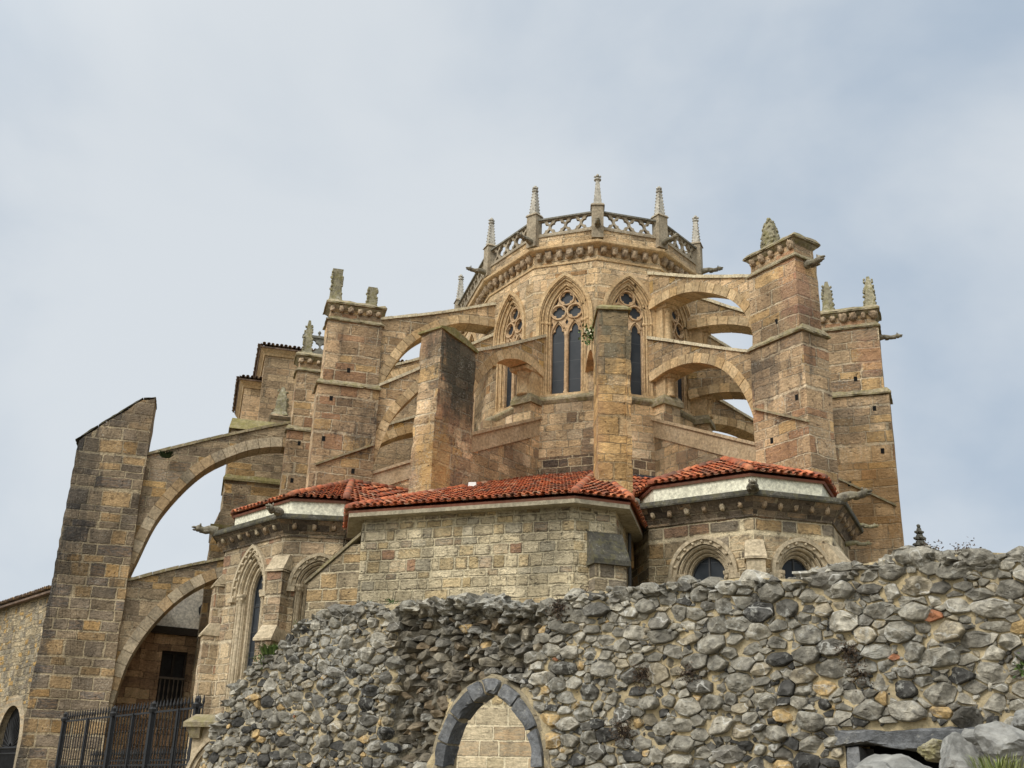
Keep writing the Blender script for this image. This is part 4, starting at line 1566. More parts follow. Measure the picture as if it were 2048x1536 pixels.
# a far pinnacle whose crocketed tip shows over the rubble wall
q = P(1829, 1060, 47)
mb = MB()
fq = Fr((q.x - .5, q.y), (q.x + .5, q.y))
lbox(mb, fq, 0, 1, -1, 0, -.2, q.z - 1.5)
lbox(mb, fq, -.1, 1.1, -1.1, .1, q.z - 1.5, q.z - 1.3, top=(.1, .1))
fb_ = mb.build("corner_pier", M['old_arch'], church)
mb = MB()
z_ = q.z - 1.35
for i in range(5):
    t = i / 5
    lathe(mb, (q.x, q.y - .5), [(.34 * (1 - t) + .08, z_ + 1.35 * t), (.22 * (1 - t) + .06, z_ + 1.35 * (t + .17))], 4, 0, rot=.7)
    for j in range(4):
        a = j * math.pi / 2
        lump(mb, (q.x + (.33 * (1 - t) + .05) * math.cos(a), q.y - .5 + (.33 * (1 - t) + .05) * math.sin(a), z_ + 1.35 * t + .06), (.1, .1, .08), 1, .3)
lump(mb, (q.x, q.y - .5, z_ + 1.4), (.09, .09, .12), 1, .2)
mb.build("pinnacle", M['rail'], fb_)

# lead flashing where the aisle roof meets the apse
mb = MB()
sweep(mb, [W0, W1, W2, W3, W4, W5], [(.1, 12.75), (.34, 12.75), (.30, 13.02), (.17, 13.24), (.1, 13.24)])
mb.build("flashing", M['lead'], church)

# ================================================================== SACRISTY (the long low block in front)
AW = [Vector(p) for p in ((-4.75, 35.2), (-4.35, 32.6), (1.84, 30.2), (3.05, 30.62), (3.95, 34.6))]
sac = empty("sacristy", (-1.2, 31.4, 0), "low pale ashlar block with a clay tile roof and concrete eaves between the two chapels", "building")
mb = MB(); sweep(mb, AW, [(0, 3.9), (0, 9.45), (-.5, 9.45), (-.5, 3.9)])
roughen(mb.build("wall", M['sacristy'], sac), .25, .01, .02)
mb = MB(); sweep(mb, AW, [(.02, -.2), (.02, 3.55), (-.5, 3.55), (-.5, -.2)])
fa = Fr(AW[1], AW[2])
for s0_, s1_, z0_, z1_ in ((3.35, 6.6, 3.54, 3.92),):
    lbox(mb, fa, s0_, s1_, -.4, .02, z0_, z1_)
mb.build("wall_base", M['plinth'], sac)
mb = MB(); lbox(mb, fa, 0, 3.36, -.4, 0.0, 3.5, 3.95); mb.build("wall_patch", M['sacristy'], sac)
mb = MB()
eo = offs(AW, .42)
nseg = 0
sweep(mb, AW, [(-.1, 9.34), (.42, 9.34), (.42, 9.46), (-.1, 9.56)])
mb.build("eaves", M['concrete'], sac)
# sloping buttress on the left, coped
mb = MB(); plate(mb, fa, [(-1.72, -.2), (.02, -.2), (.02, 8.62), (-.3, 8.62), (-1.72, 7.50)], -.55, -.04)
bt = mb.build("buttress", M['chapel'], sac)
mb = MB(); plate(mb, fa, [(-1.80, 7.48), (-.02, 8.88), (-.02, 8.98), (-1.80, 7.58)], -.6, .02)
mb.build("coping", M['ledge'], bt)
f23 = Fr(AW[2], AW[3])
mb = MB()
lbox(mb, f23, .45, 1.40, -.1, .42, -.2, 7.72)
bt = mb.build("buttress", M['chapel'], sac)
mb = MB()
lbox(mb, f23, .38, 1.48, -.1, .54, 7.70, 7.84)
for i in range(3):
    z0_, z1_ = 7.84 + .28 * i, 7.84 + .28 * (i + 1)
    o0, o1 = .54 - .18 * i, .54 - .18 * (i + 1)
    vs = [f23.p(.40, z0_, -.1), f23.p(1.46, z0_, -.1), f23.p(1.46, z0_, o0), f23.p(.40, z0_, o0), f23.p(.40, z1_, -.1), f23.p(1.46, z1_, -.1), f23.p(1.46, z1_, o1 + .03), f23.p(.40, z1_, o1 + .03)]
    mb.add(vs, [(0, 1, 2, 3), (4, 5, 6, 7), (0, 1, 5, 4), (1, 2, 6, 5), (2, 3, 7, 6), (3, 0, 4, 7)])
mb.build("coping", M['slab'], bt)
f34 = Fr(AW[3], AW[4])
mb = MB()
q = f34.p(2.6, 0, .09)
tube(mb, [(q[0], q[1], -.1), (q[0], q[1], 9.3)], .055, 8)
mb.build("downpipe", M['pipe'], sac)
eo = offs(AW, .46)
E = [Vector((p.x, p.y, 9.57)) for p in eo]
T = [Vector((-1.35, 43.9, 13.05)), Vector((.60, 40.78, 13.05)), Vector((3.25, 39.76, 13.05)), Vector((5.98, 40.46, 13.05))]
mb = MB()
roof_tiles(mb, [E[1], E[2], T[2], T[1]], fa.n)
roof_tiles(mb, [E[0], E[1], T[1]], Fr(AW[0], AW[1]).n)
roof_tiles(mb, [E[0], T[1], T[0]], Vector((-.8, -.5)))
roof_tiles(mb, [E[2], E[3], T[2]], f23.n)
roof_tiles(mb, [E[3], E[4], T[2]], f34.n)
roof_tiles(mb, [E[4], T[3], T[2]], Vector((.3, -.95)))
up = Vector((0, 0, .06))
ridge_tiles(mb, E[1] + up, T[1] + up)
ridge_tiles(mb, E[2] + up, T[2] + up)
ridge_tiles(mb, E[3] + up, T[2] + up)
mb.build("tile_roof", M['tile'], sac)

# ================================================================== CHAPELS
def arch_window(fr, c, hw, spring, apex, base, parent, pointed, mat, wall_hw):
    """deep-set window; wall opening is wall_hw"""
    def con(h_):
        e = h_ - hw
        if pointed:
            h0 = apex - spring
            r = (hw * hw + h0 * h0) / (2 * hw) + e
            return parch(c, h_, spring, spring + math.sqrt(max(.01, 2 * r * h_ - h_ * h_)), base, 12)
        return parch(c, h_, spring, spring + (apex - spring) + e, base, 12)
    mb = MB()
    st_ = (wall_hw - hw) / 3
    for i in range(3):
        plate(mb, fr, ring(con(wall_hw - st_ * i + .002), con(wall_hw - st_ * (i + 1))), -.6, -.06 - .13 * i)
        hh = wall_hw - st_ * (i + .45)
        tube(mb, [fr.p(a, b, -.05 - .13 * i) for a, b in con(hh)], st_ * .36, 6, caps=False)
    for q in (-1, 1):
        hh = wall_hw - st_ * 1.0
        cx, cy, _ = fr.p(c + q * hh, 0, -.12)
        lathe(mb, (cx, cy), [(.085, base), (.085, spring - .30), (.10, spring - .27), (.10, spring - .24), (.16, spring - .05), (.19, spring), (.19, spring + .08)], 10, smooth=False)
        for j in range(5):
            a = j * 1.257
            lump(mb, (cx + .13 * math.cos(a), cy + .13 * math.sin(a), spring - .1), (.06, .06, .08), 1, .4)
    win = mb.build("window", mat, parent)
    mb = MB()
    b2 = spring - .05
    def cut(l):
        return [(a, max(b, b2)) for a, b in l]
    plate(mb, fr, ring(cut(con(wall_hw + .24)), cut(con(wall_hw + .13))), -.02, .12)
    plate(mb, fr, ring(cut(con(wall_hw + .15)), cut(con(wall_hw + .0))), -.02, .05)
    for q in (-1, 1):
        lbox(mb, fr, c + q * (wall_hw + .17) - .17, c + q * (wall_hw + .17) + .17, -.02, .15, spring - .18, spring - .03)
    arcp = [p for p in con(wall_hw + .08)[1:-1]]
    for p_ in [tuple(q) for q in resample(arcp, .30)]:
        lump(mb, fr.p(p_[0], p_[1], .07), (.06, .06, .06), 1, .4)
    mb.build("hood_mould", mat, win)
    mb = MB(); plate(mb, fr, con(hw + .01), -.5, -.46); mb.build("glass", M['glass'], win)
    mb = MB()
    tube(mb, [fr.p(a, b, -.44) for a, b in con(hw - .02)], .03, 5, caps=False)
    lbox(mb, fr, c - .025, c + .025, -.46, -.42, base, con(hw)[len(con(hw)) // 2][1] - .03)
    z_ = base + .5
    while z_ < spring:
        lbox(mb, fr, c - hw, c + hw, -.46, -.435, z_, z_ + .03)
        z_ += .85
    mb.build("window_bars", M['pipe'], win)
    return con


def chapel(name_label, slab, zb, wallmat, wspec, apex, garg, eave_lift, tip_dirs, back):
    ch = empty("chapel", (apex[0], apex[1], 0), name_label, "chapel")
    S = [Vector(p) for p in slab]
    Wl = offs(S, -.47)
    F = [Fr(Wl[i], Wl[i + 1]) for i in range(len(Wl) - 1)]
    mb = MB()
    holes = {}
    for i, f in enumerate(F):
        hs = []
        for (j, c, hw, spring, ap, base, pt, whw) in wspec:
            if j == i:
                e = whw - hw
                if pt:
                    h0 = ap - spring
                    r = (hw * hw + h0 * h0) / (2 * hw) + e
                    hs.append(parch(c, whw, spring, spring + math.sqrt(2 * r * whw - whw * whw), base, 12))
                else:
                    hs.append(parch(c, whw, spring, ap + e, base, 12))
        plate(mb, f, [(0, -.2), (f.len, -.2), (f.len, zb), (0, zb)], -.7, 0, hs)
    roughen(mb.build("wall", wallmat, ch), .25, .012, .03)
    for (j, c, hw, spring, ap, base, pt, whw) in wspec:
        arch_window(F[j], c, hw, spring, ap, base, ch, pt, M['chapel_mould'], whw)
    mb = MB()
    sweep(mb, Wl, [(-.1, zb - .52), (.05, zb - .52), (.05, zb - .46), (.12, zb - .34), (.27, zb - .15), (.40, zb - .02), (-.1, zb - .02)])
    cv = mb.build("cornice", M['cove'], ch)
    for i, f in enumerate(F):
        n = int(f.len / .5)
        for j in range(n):
            corbel(f, f.len * (j + .5) / n, zb - .22, .24, .17, cv, M['chapel_mould'] if (i == 1 and j % 2 == 0) else None)
    mb = MB()
    sweep(mb, Wl, [(-.65, zb - .02), (.47, zb - .02), (.49, zb + .03), (.47, zb + .16), (-.65, zb + .22)])
    mb.build("eaves_slab", M['slab'], ch)
    mb = MB()
    sweep(mb, Wl, [(-.6, zb + .2), (-.24, zb + .2), (-.21, zb + .80), (-.6, zb + .80)])
    mb.build("fascia", M['cream'], ch)
    ev = offs(Wl, -.10)
    E_ = [Vector((p.x, p.y, zb + .86)) for p in ev]
    A_ = Vector(apex)
    mb = MB()
    for i, f in enumerate(F):
        roof_tiles(mb, [E_[i], E_[i + 1], A_], f.n)
    for i in range(1, len(E_) - 1):
        ridge_tiles(mb, E_[i] + Vector((0, 0, .07)), A_ + Vector((0, 0, .07)))
    roof_tiles(mb, [E_[-1], Vector((back[0], back[1], back[2])), A_], Vector((.6, -.6)))
    roof_tiles(mb, [E_[0], A_, Vector((back[0], back[1], back[2]))], Vector((-.6, -.6)))
    ridge_tiles(mb, A_ + Vector((0, 0, .07)), Vector(back) + Vector((0, 0, .05)))
    mb.build("tile_roof", M['tile'], ch)
    for i in range(len(S)):
        if i in garg:
            d = (offs(S, 1.0)[i] - S[i]).normalized()
            q_ = S[i] + d * .0
            gargoyle((q_.x, q_.y, zb + .20), d, garg[i][0], garg[i][1], ch)
    return ch, F, Wl


RS = [(3.35, 36.6), (3.89, 33.14), (7.05, 30.98), (9.95, 31.76), (11.54, 35.24), (11.3, 38.2)]
fR = Fr(offs([Vector(p) for p in RS], -.47)[1], offs([Vector(p) for p in RS], -.47)[2])
fR2 = Fr(offs([Vector(p) for p in RS], -.47)[2], offs([Vector(p) for p in RS], -.47)[3])
cR1 = on(fR, 1406, 1100)[0]
cR2 = on(fR2, 1600, 1100)[0]
chR, FR_, WR_ = chapel("polygonal chapel with two round arched windows under a clay tile roof, right of the sacristy", RS, 10.07, M['chapel'],
                       [(1, cR1, .56, 7.95, 8.58, 5.2, False, .86), (2, cR2, .48, 7.95, 8.50, 5.2, False, .76)],
                       (7.25, 35.75, 12.45), {1: (.30, .26), 2: (.28, .30), 3: (.75, .26)}, .5, None, (6.0, 39.6, 12.6))


def corner_buttress(Wl, i, w0, stages, parent, mat):
    d = (offs(Wl, 1.0)[i] - Wl[i]).normalized()
    f = Fr(Wl[i], Wl[i] + d)
    mb = MB()
    for (z0, z1, out) in stages:
        lbox(mb, f, -.5, out, -w0, w0, z0, z1)
    b = roughen(mb.build("buttress", mat, parent), .25, .012, .03)
    for (z0, z1, out), nx in zip(stages, list(stages[1:]) + [None]):
        mb = MB()
        o2 = nx[2] if nx else 0.0
        vs = [f.p(-.5, z1, -w0 - .04), f.p(out + .07, z1, -w0 - .04), f.p(out + .07, z1, w0 + .04), f.p(-.5, z1, w0 + .04)]
        h = (out - o2) * 1.25 + .12
        vs2 = [(x, y, z + .07) for x, y, z in vs]
        mb.add(vs + vs2, [(0, 1, 2, 3), (4, 5, 6, 7), (0, 1, 5, 4), (1, 2, 6, 5), (2, 3, 7, 6), (3, 0, 4, 7)])
        vs3 = [f.p(-.5, z1 + .07 + h, -w0), f.p(o2 + .01, z1 + .07 + h, -w0), f.p(o2 + .01, z1 + .07 + h, w0), f.p(-.5, z1 + .07 + h, w0)]
        mb.add(vs2 + vs3, [(0, 1, 2, 3), (4, 5, 6, 7), (0, 1, 5, 4), (1, 2, 6, 5), (2, 3, 7, 6), (3, 0, 4, 7)])
        roughen(mb.build("coping", M['chapel_mould'], b), .2, .008, .03)


corner_buttress(WR_, 2, .27, [(-.2, 8.22, .36)], chR, M['chapel_mould'])
corner_buttress(WR_, 3, .27, [(-.2, 8.22, .40)], chR, M['chapel'])
# two mossy spouts on the right flank
for (px, py, Y_) in ((1714, 1052, 34.6), (1700, 1087, 34.2)):
    q = P(px, py, Y_)
    gargoyle(q, (1, -.1), .62, .14, chR, M['mossy'], name='spout')

LS = [(-10.9, 43.5), (-10.5, 38.96), (-7.59, 35.83), (-5.23, 36.01), (-3.4, 38.0)]
LW_ = offs([Vector(p) for p in LS], -.47)
fL1, fL2 = Fr(LW_[1], LW_[2]), Fr(LW_[2], LW_[3])
cL1 = on(fL1, 503, 1160)[0]
cL2 = on(fL2, 638, 1150)[0]
chL, FL_, WL_ = chapel("polygonal chapel with tall pointed windows under a clay tile roof, left of the sacristy", LS, 10.1, M['chapel_pink'],
                       [(1, cL1, .40, 7.85, 8.72, 3.6, True, .88), (2, cL2, .40, 7.95, 8.50, 3.6, False, .74)],
                       (-5.85, 40.0, 12.45), {1: (.55, .28), 2: (.55, .26)}, .5, None, (-2.2, 43.2, 12.75))
corner_buttress(WL_, 2, .30, [(-.2, 6.1, .62), (6.1, 8.35, .34)], chL, M['chapel_pink'])
corner_buttress(WL_, 1, .30, [(-.2, 6.6, .42), (6.6, 8.3, .22)], chL, M['chapel_pink'])

# white floodlight box on the aisle roof
q = P(944, 972, 36.7)
mb = MB()
ff = Fr((q.x - .14, q.y), (q.x + .14, q.y - .05))
lbox(mb, ff, 0, .28, -.18, 0, q.z - .1, q.z + .14, top=(.01, .03))
fl = tag(rebase(mb.build("floodlight", M['white']), (q.x, q.y, q.z - .1)), "small white floodlight box on the tile roof beside the dark mossy buttress", "floodlight")
mb = MB()
lbox(mb, ff, .11, .17, -.12, -.06, q.z - .9, q.z - .09)
mb.build("bracket", M['pipe'], fl)


# ================================================================== HOUSE seen through the lower old arch
hs = empty("house", (-14.6, 50.2, 0), "old stone house with a grey plastered upper wall, seen under the lower arch", "house")
fh = Fr((-17.6, 49.0), (-17.6 + 8.6, 49.0 + 5.0))
wl_, zt_ = on(fh, 325, 1300)
wr_, _ = on(fh, 377, 1303)
_, zb_ = on(fh, 345, 1408)
_, zm_ = on(fh, 350, 1357)
_, zbeam = on(fh, 350, 1264)
mb = MB()
plate(mb, fh, [(-.2, -.2), (9, -.2), (9, zbeam), (-.2, zbeam)], -.5, 0, [[(wl_, zb_), (wr_, zb_), (wr_, zt_), (wl_, zt_)]])
mb.build("wall", M['house'], hs)
mb = MB(); lbox(mb, fh, .6, 9, -.5, -.03, zbeam + .002, 10.45); mb.build("upper_wall", M['plaster'], hs)
mb = MB(); lbox(mb, fh, .6, 9, -.3, .14, zbeam - .12, zbeam + .2); mb.build("beam", M['wood'], hs)
mb = MB()
for a_, b_ in ((wl_ - .02, wl_ + .09), (wr_ - .09, wr_ + .02), ((wl_ + wr_) / 2 - .05, (wl_ + wr_) / 2 + .05)):
    lbox(mb, fh, a_, b_, -.28, -.13, zb_, zt_ - .1)
lbox(mb, fh, wl_ - .02, wr_ + .02, -.28, -.12, zt_ - .12, zt_ + .02)
lbox(mb, fh, wl_ - .05, wr_ + .05, -.28, .1, zb_ - .08, zb_ + .06)
wd = mb.build("window", M['wood'], hs)
mb = MB(); lbox(mb, fh, wl_, wr_, -.32, -.26, zb_, zt_); mb.build("pane", M['darkpane'], wd)
mb = MB()
lbox(mb, fh, wl_, wr_, -.04, .06, zm_ - .05, zm_ + .04)
nb = 6
for i in range(nb):
    s_ = wl_ + (wr_ - wl_) * (i + .5) / nb
    h_ = zm_ - zb_
    lathe(mb, fh.p(s_, 0, .01)[:2], [(.03, zb_ + .05), (.045, zb_ + .2 * h_), (.02, zb_ + .35 * h_), (.045, zb_ + .55 * h_), (.02, zb_ + .75 * h_), (.035, zm_ - .05)], 6)
mb.build("balustrade", M['grey_wood'], wd)
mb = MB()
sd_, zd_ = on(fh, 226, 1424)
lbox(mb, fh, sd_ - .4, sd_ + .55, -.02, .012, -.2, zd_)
mb.build("doorway", M['black'], hs)  # thin black sheet on the wall, the doorway's inner shade as colour
mb = MB()
sp_, _ = on(fh, 285, 1300)
lbox(mb, fh, sp_ - .9, sp_, -.05, .5, -.2, zbeam + .9)
mb.build("projecting_wall", M['house'], hs)
q = P(404, 1222, 49.5)
mb = MB()
sq_, zq_ = on(fh, 404, 1222)
lathe(mb, fh.p(sq_, 0, .2)[:2], [(.10, zq_ - .3), (.2, zq_ - .1), (.22, zq_ + .1), (.12, zq_ + .25)], 10)
mb.build("lantern", M['iron'], hs)

# ================================================================== RUBBLE-WALLED BUILDING at the far left
lh = empty("old_building", (-20, 47.5, 0), "rubble stone building with a pointed gateway, left of the tall pillar", "building")
fl_ = Fr((-18.39 - 4.45 * 3, 45.5 + 5.24 * 3), (-18.0, 45.05))
ga = fl_.len - .6 - 2.55
_, gz = on(fl_, 27, 1411)
_, ge = on(fl_, 20, 1495)
garch = parch(ga, 1.35, 3.4, gz, 0.0, 12)
LEFTW = ashlar("left_rubble", [(0, (0.38, 0.31, 0.2)), (0.25, (0.29, 0.255, 0.19)), (0.5, (0.43, 0.36, 0.24)), (0.72, (0.24, 0.215, 0.17)), (0.85, (0.46, 0.31, 0.12))],
               (0.46, 0.38, 0.25), 0.34, 0.2, m=0.02, seed=51, warm=0.20, lichen=0.1, wob=0.3, mfade=0.1, bump=1.0, stain=((0.1, 0.08, 0.06), 0.62, 0.5, 0.8))
_, zr = on(fl_, 60, 1197)
mb = MB()
plate(mb, fl_, [(-2, -.2), (fl_.len, -.2), (fl_.len, zr), (-2, zr)], -.24, 0, [garch])
mb.build("wall", LEFTW, lh)
mb = MB()
plate(mb, fl_, ring(parch(ga, 1.75, 3.4, gz + .42, 0, 12), parch(ga, 1.35, 3.4, gz, 0, 12)), -.25, .03)
mb.build("gate_arch", M['old_voussoir'], lh)
mb = MB()
roof_tiles(mb, [Vector(fl_.p(-2, zr - .02, .32)), Vector(fl_.p(fl_.len - .1, zr - .02, .32)), Vector(fl_.p(fl_.len - .1, zr + .55, -5)), Vector(fl_.p(-2, zr + .55, -5))], fl_.n)
mb.build("tile_roof", M['old_tile'], lh)
mb = MB(); lbox(mb, fl_, -2, fl_.len, -.24, .24, zr - .12, zr - .02); mb.build("eaves", M['slab'], lh)
gg = empty("iron_gate", fl_.p(ga, 0, -.35), "black iron gate with a fan-shaped grille in the gateway left of the tall pillar", "gate")
mb = MB()
for i in range(22):
    s_ = ga - 1.3 + 2.6 * i / 21
    tube(mb, [fl_.p(s_, 0, -.16), fl_.p(s_, ge, -.16)], .022, 5)
tube(mb, [fl_.p(ga - 1.35, ge, -.16), fl_.p(ga + 1.35, ge, -.16)], .05, 6)
tube(mb, [fl_.p(ga - 1.35, ge - .22, -.16), fl_.p(ga + 1.35, ge - .22, -.16)], .035, 6)
mb.build("gate_leaf", M['iron'], gg)
mb = MB()
for i in range(15):
    t = math.pi * (i + .5) / 15
    ln = 1.22 if gz - ge > 1.3 else gz - ge
    tube(mb, [fl_.p(ga + .2 * math.cos(t), ge + .2 * math.sin(t), -.16), fl_.p(ga + ln * math.cos(t), ge + min(ln, 1.35) * math.sin(t), -.16)], .022, 5)
tube(mb, [fl_.p(ga + .2 * math.cos(math.pi * i / 12), ge + .2 * math.sin(math.pi * i / 12), -.16) for i in range(13)], .03, 5)
mb.build("fan_grille", M['iron'], gg)
mb = MB(); plate(mb, fl_, parch(ga, 1.5, 3.4, gz + .1, 0, 12), -.34, -.25); mb.build("passage_shade", M['black'], lh)  # black plate just behind the gate, painted shade in place of a passage

# ================================================================== IRON FENCE
FZ = 3.0
ffn = Fr((-10.05, 26.70), (-5.35, 20.65))
fen = empty("iron_fence", (-7.7, 23.7, 0), "black wrought iron fence with spear tips in front of the tall pillar", "fence")
Lf = ffn.len
posts = [0.02, on(ffn, 222, 1470)[0], on(ffn, 300, 1470)[0], Lf - .25]
mb = MB()
n = 46
for i in range(n + 1):
    s_ = Lf * i / n
    zt = FZ + .22
    tube(mb, [ffn.p(s_, .15, 0), ffn.p(s_, FZ + .06, 0)], .0115, 5)
    lathe(mb, ffn.p(s_, 0, 0)[:2], [(.013, FZ + .05), (.026, FZ + .10), (.012, FZ + .18), (.003, zt)], 5)
    lump(mb, ffn.p(s_, FZ - .33, 0), (.019, .019, .03), 1, .1)
mb.build("bars", M['iron'], fen)
for z_, r_ in ((FZ, .018), (FZ - .97, .014), (FZ - 1.08, .014), (.25, .03)):
    mb = MB(); lbox(mb, ffn, 0, Lf, -r_ * .6, r_ * .6, z_ - r_, z_ + r_)
    mb.build("rail", M['iron'], fen)
mb = MB()
for i in range(n):
    s_ = Lf * (i + .5) / n
    c_ = [ffn.p(s_ + .04 * math.cos(t), FZ - 1.025 + .05 * math.sin(t), 0) for t in [2 * math.pi * q / 10 for q in range(11)]]
    tube(mb, c_, .008, 4, caps=False)
mb.build("ring_band", M['iron'], fen)
for s_ in posts:
    mb = MB()
    lbox(mb, ffn, s_ - .05, s_ + .05, -.05, .05, -.1, FZ + .02)
    lathe(mb, ffn.p(s_, 0, 0)[:2], [(.09, FZ + .0), (.1, FZ + .06), (.05, FZ + .1), (.06, FZ + .16), (.01, FZ + .22)], 8)
    mb.build("post", M['iron'], fen)
for s_ in (on(ffn, 172, 1470)[0], on(ffn, 262, 1470)[0], on(ffn, 352, 1470)[0]):
    mb = MB(); lbox(mb, ffn, s_ - .028, s_ + .028, -.03, .03, -.1, FZ + .02); mb.build("post", M['iron'], fen)
# the lower, second railing behind it
fn2 = Fr((-11.0, 31.5), (-6.6, 26.5))
_, z2 = on(fn2, 300, 1512)
fe2 = empty("iron_railing", (-8.8, 29, 0), "lower black iron railing behind the spear-tipped fence", "railing")
mb = MB()
for i in range(46):
    s_ = fn2.len * i / 45
    tube(mb, [fn2.p(s_, .1, 0), fn2.p(s_, z2, 0)], .014, 5)
    lathe(mb, fn2.p(s_, 0, 0)[:2], [(.014, z2), (.03, z2 + .06), (.003, z2 + .2)], 5)
mb.build("bars", M['iron'], fe2)
mb = MB(); lbox(mb, fn2, 0, fn2.len, -.02, .02, z2 - .12, z2 - .08); mb.build("rail", M['iron'], fe2)

# ================================================================== RUINED DOORWAY behind the wall's left end
rd = empty("ruined_doorway", (-5.2, 20.2, 0), "fragment of a moulded stone doorway behind the left end of the rubble wall", "doorway")
frd = Fr((-6.6, 20.6), (-3.3, 19.6))
sl_, zc_ = on(frd, 388, 1452)
s2_, za_ = on(frd, 438, 1478)
ca_ = s2_ + .12
hw_ = .52
dap = za_ - .02
mb = MB()
plate(mb, frd, [(sl_, -.2), (ca_ + 1.2, -.2), (ca_ + 1.2, zc_ - .02), (sl_, zc_ - .02)], -.5, 0, [parch(ca_, hw_, dap - .75, dap, -.1, 10)])
rw_ = mb.build("wall", M['chapel_mould'], rd)
mb = MB()
for i, (o_, d_) in enumerate(((.16, .10), (.09, .05))):
    plate(mb, frd, ring(parch(ca_, hw_ + o_, dap - .75, dap + o_, -.1, 10), parch(ca_, hw_ + o_ - .06, dap - .75, dap + o_ - .06, -.1, 10)), -.02, d_)
mb.build("hood_mould", M['chapel_mould'], rd)
mb = MB()
lbox(mb, frd, sl_ - .12, ca_ + 1.2, -.5, .16, zc_ - .02, zc_ + .06)
lbox(mb, frd, sl_ - .12, ca_ + 1.2, -.5, .16, zc_ + .06, zc_ + .2, top=(.1, .2))
lbox(mb, frd, sl_ - .05, sl_ + .2, -.1, .12, zc_ - .2, zc_ - .02, bot=(.03, .05))
mb.build("coping", M['ledge'], rd)
mb = MB(); lbox(mb, frd, ca_ - hw_ - .1, ca_ + hw_ + .1, -.5, -.42, -.1, dap + .1); mb.build("infill", M['house'], rd)

# ================================================================== RUBBLE WALL
fw = Fr((-4.84, 18.5), (5.58, 11.2))
rwall = empty("rubble_wall", (0.5, 14.9, 0), "rough grey rubble wall with a pointed gate opening, across the foreground", "wall")
prof_px = [(395, 1536), (412, 1490), (430, 1450), (470, 1370), (520, 1318), (560, 1290), (600, 1240), (680, 1212), (760, 1207), (800, 1203), (870, 1200), (905, 1190),
           (985, 1193), (1030, 1208), (1110, 1205), (1145, 1185), (1255, 1170), (1400, 1160), (1480, 1150), (1545, 1150), (1612, 1155), (1628, 1130), (1690, 1128),
           (1790, 1110), (1818, 1094), (1865, 1094), (1900, 1108), (1926, 1095), (1970, 1098), (2048, 1101)]
PROF = [(-.42, -.1)] + [on(fw, u, v) for u, v in prof_px]
PROF += [(s, 4.22 + .06 * math.sin(s * 3.1)) for s in (13.2, 14.0, 14.8, 15.6)]
PS = np.array([p[0] for p in PROF]); PZ_ = np.array([p[1] for p in PROF])
SMAX = 15.4


def topz(s):
    return float(np.interp(s, PS, PZ_))


GC, GHW, GSP, GAP = 5.705, .70, 1.98, 2.93
gin = parch(GC, GHW, GSP, GAP, -.2, 12)
gout = parch(GC, GHW + .25, GSP, GAP + .25, -.2, 12)
LS0, _ = on(fw, 1690, 1490)
LS1, _ = on(fw, 1880, 1490)
_, LZ = on(fw, 1760, 1492)


def in_gate(s, z, e=0.0):
    hw = GHW + .24 + e
    if abs(s - GC) > hw: return False
    if z < GSP: return True
    h0 = GAP - GSP
    r = (GHW ** 2 + h0 ** 2) / (2 * GHW) + .24 + e
    x = abs(s - GC) + (r - hw)
    return x * x + (z - GSP) ** 2 < r * r


def in_hole(s, z):
    return LS0 - .02 < s < LS1 + .25 and z < LZ + .20


def coremask(s, z):
    a = ((s - 5.15) / 1.25) ** 2 + ((z - 3.62) / .80) ** 2
    b = ((s - 4.45) / .50) ** 2 + ((z - 2.75) / .75) ** 2
    d = min(a, b) + .55 * mnoise.noise(Vector((s * 2.2, z * 2.2, 3.3)))
    return max(0.0, min(1.0, (1.2 - d) / .45))


AN = 1.42
rng = random.Random(11)
pts = np.zeros((6000, 2)); rad = np.zeros(6000); npt = 0
for tr in range(80000):
    s = rng.uniform(-.6, SMAX); z = rng.uniform(-.15, 4.7)
    if z > topz(s) + .35: continue
    c = coremask(s, z)
    t = tr / 80000
    if c > .5:
        r = rng.choice((.085, .06, .05)) if t < .15 else rng.choice((.024, .034, .045))
    else:
        k_ = .78 + .26 * min(1, max(0, s / 11))
        r = (rng.choice((.115, .10, .09)) if t < .04 else rng.choice((.08, .068, .058)) if t < .3 else rng.choice((.026, .036, .046))) * k_
    q = np.array((s / AN, z))
    if npt:
        dd = np.hypot(pts[:npt, 0] - q[0], pts[:npt, 1] - q[1])
        if (dd < (rad[:npt] + r) * .93).any(): continue
    pts[npt] = q; rad[npt] = r; npt += 1
    if npt >= 6000: break
pts, rad = pts[:npt], rad[:npt]


def cell(i):
    p = pts[i]
    d = pts - p
    dist = np.hypot(d[:, 0], d[:, 1])
    idx = np.argsort(dist)[1:26]
    R2 = .5
    poly = [(-R2, -R2), (R2, -R2), (R2, R2), (-R2, R2)]
    for j in idx:
        dx, dy = d[j]
        L2 = dx * dx + dy * dy
        c = (L2 + rad[i] ** 2 - rad[j] ** 2) / 2
        new = []
        m = len(poly)
        for a in range(m):
            x0, y0 = poly[a]; x1, y1 = poly[(a + 1) % m]
            f0 = x0 * dx + y0 * dy - c; f1 = x1 * dx + y1 * dy - c
            if f0 <= 0: new.append((x0, y0))
            if (f0 < 0) != (f1 < 0):
                t = f0 / (f0 - f1)
                new.append((x0 + (x1 - x0) * t, y0 + (y1 - y0) * t))
        poly = new
        if len(poly) < 3: return None
    return [((p[0] + x) * AN, p[1] + y) for x, y in poly]


def chaikin(poly):
    out = []
    n = len(poly)
    for i in range(n):
        a, b = poly[i], poly[(i + 1) % n]
        u_ = rng.uniform(.04, .17); w_ = rng.uniform(.04, .17)
        out.append((a[0] * (1 - u_) + b[0] * u_, a[1] * (1 - u_) + b[1] * u_))
        out.append((a[0] * w_ + b[0] * (1 - w_), a[1] * w_ + b[1] * (1 - w_)))
    return out


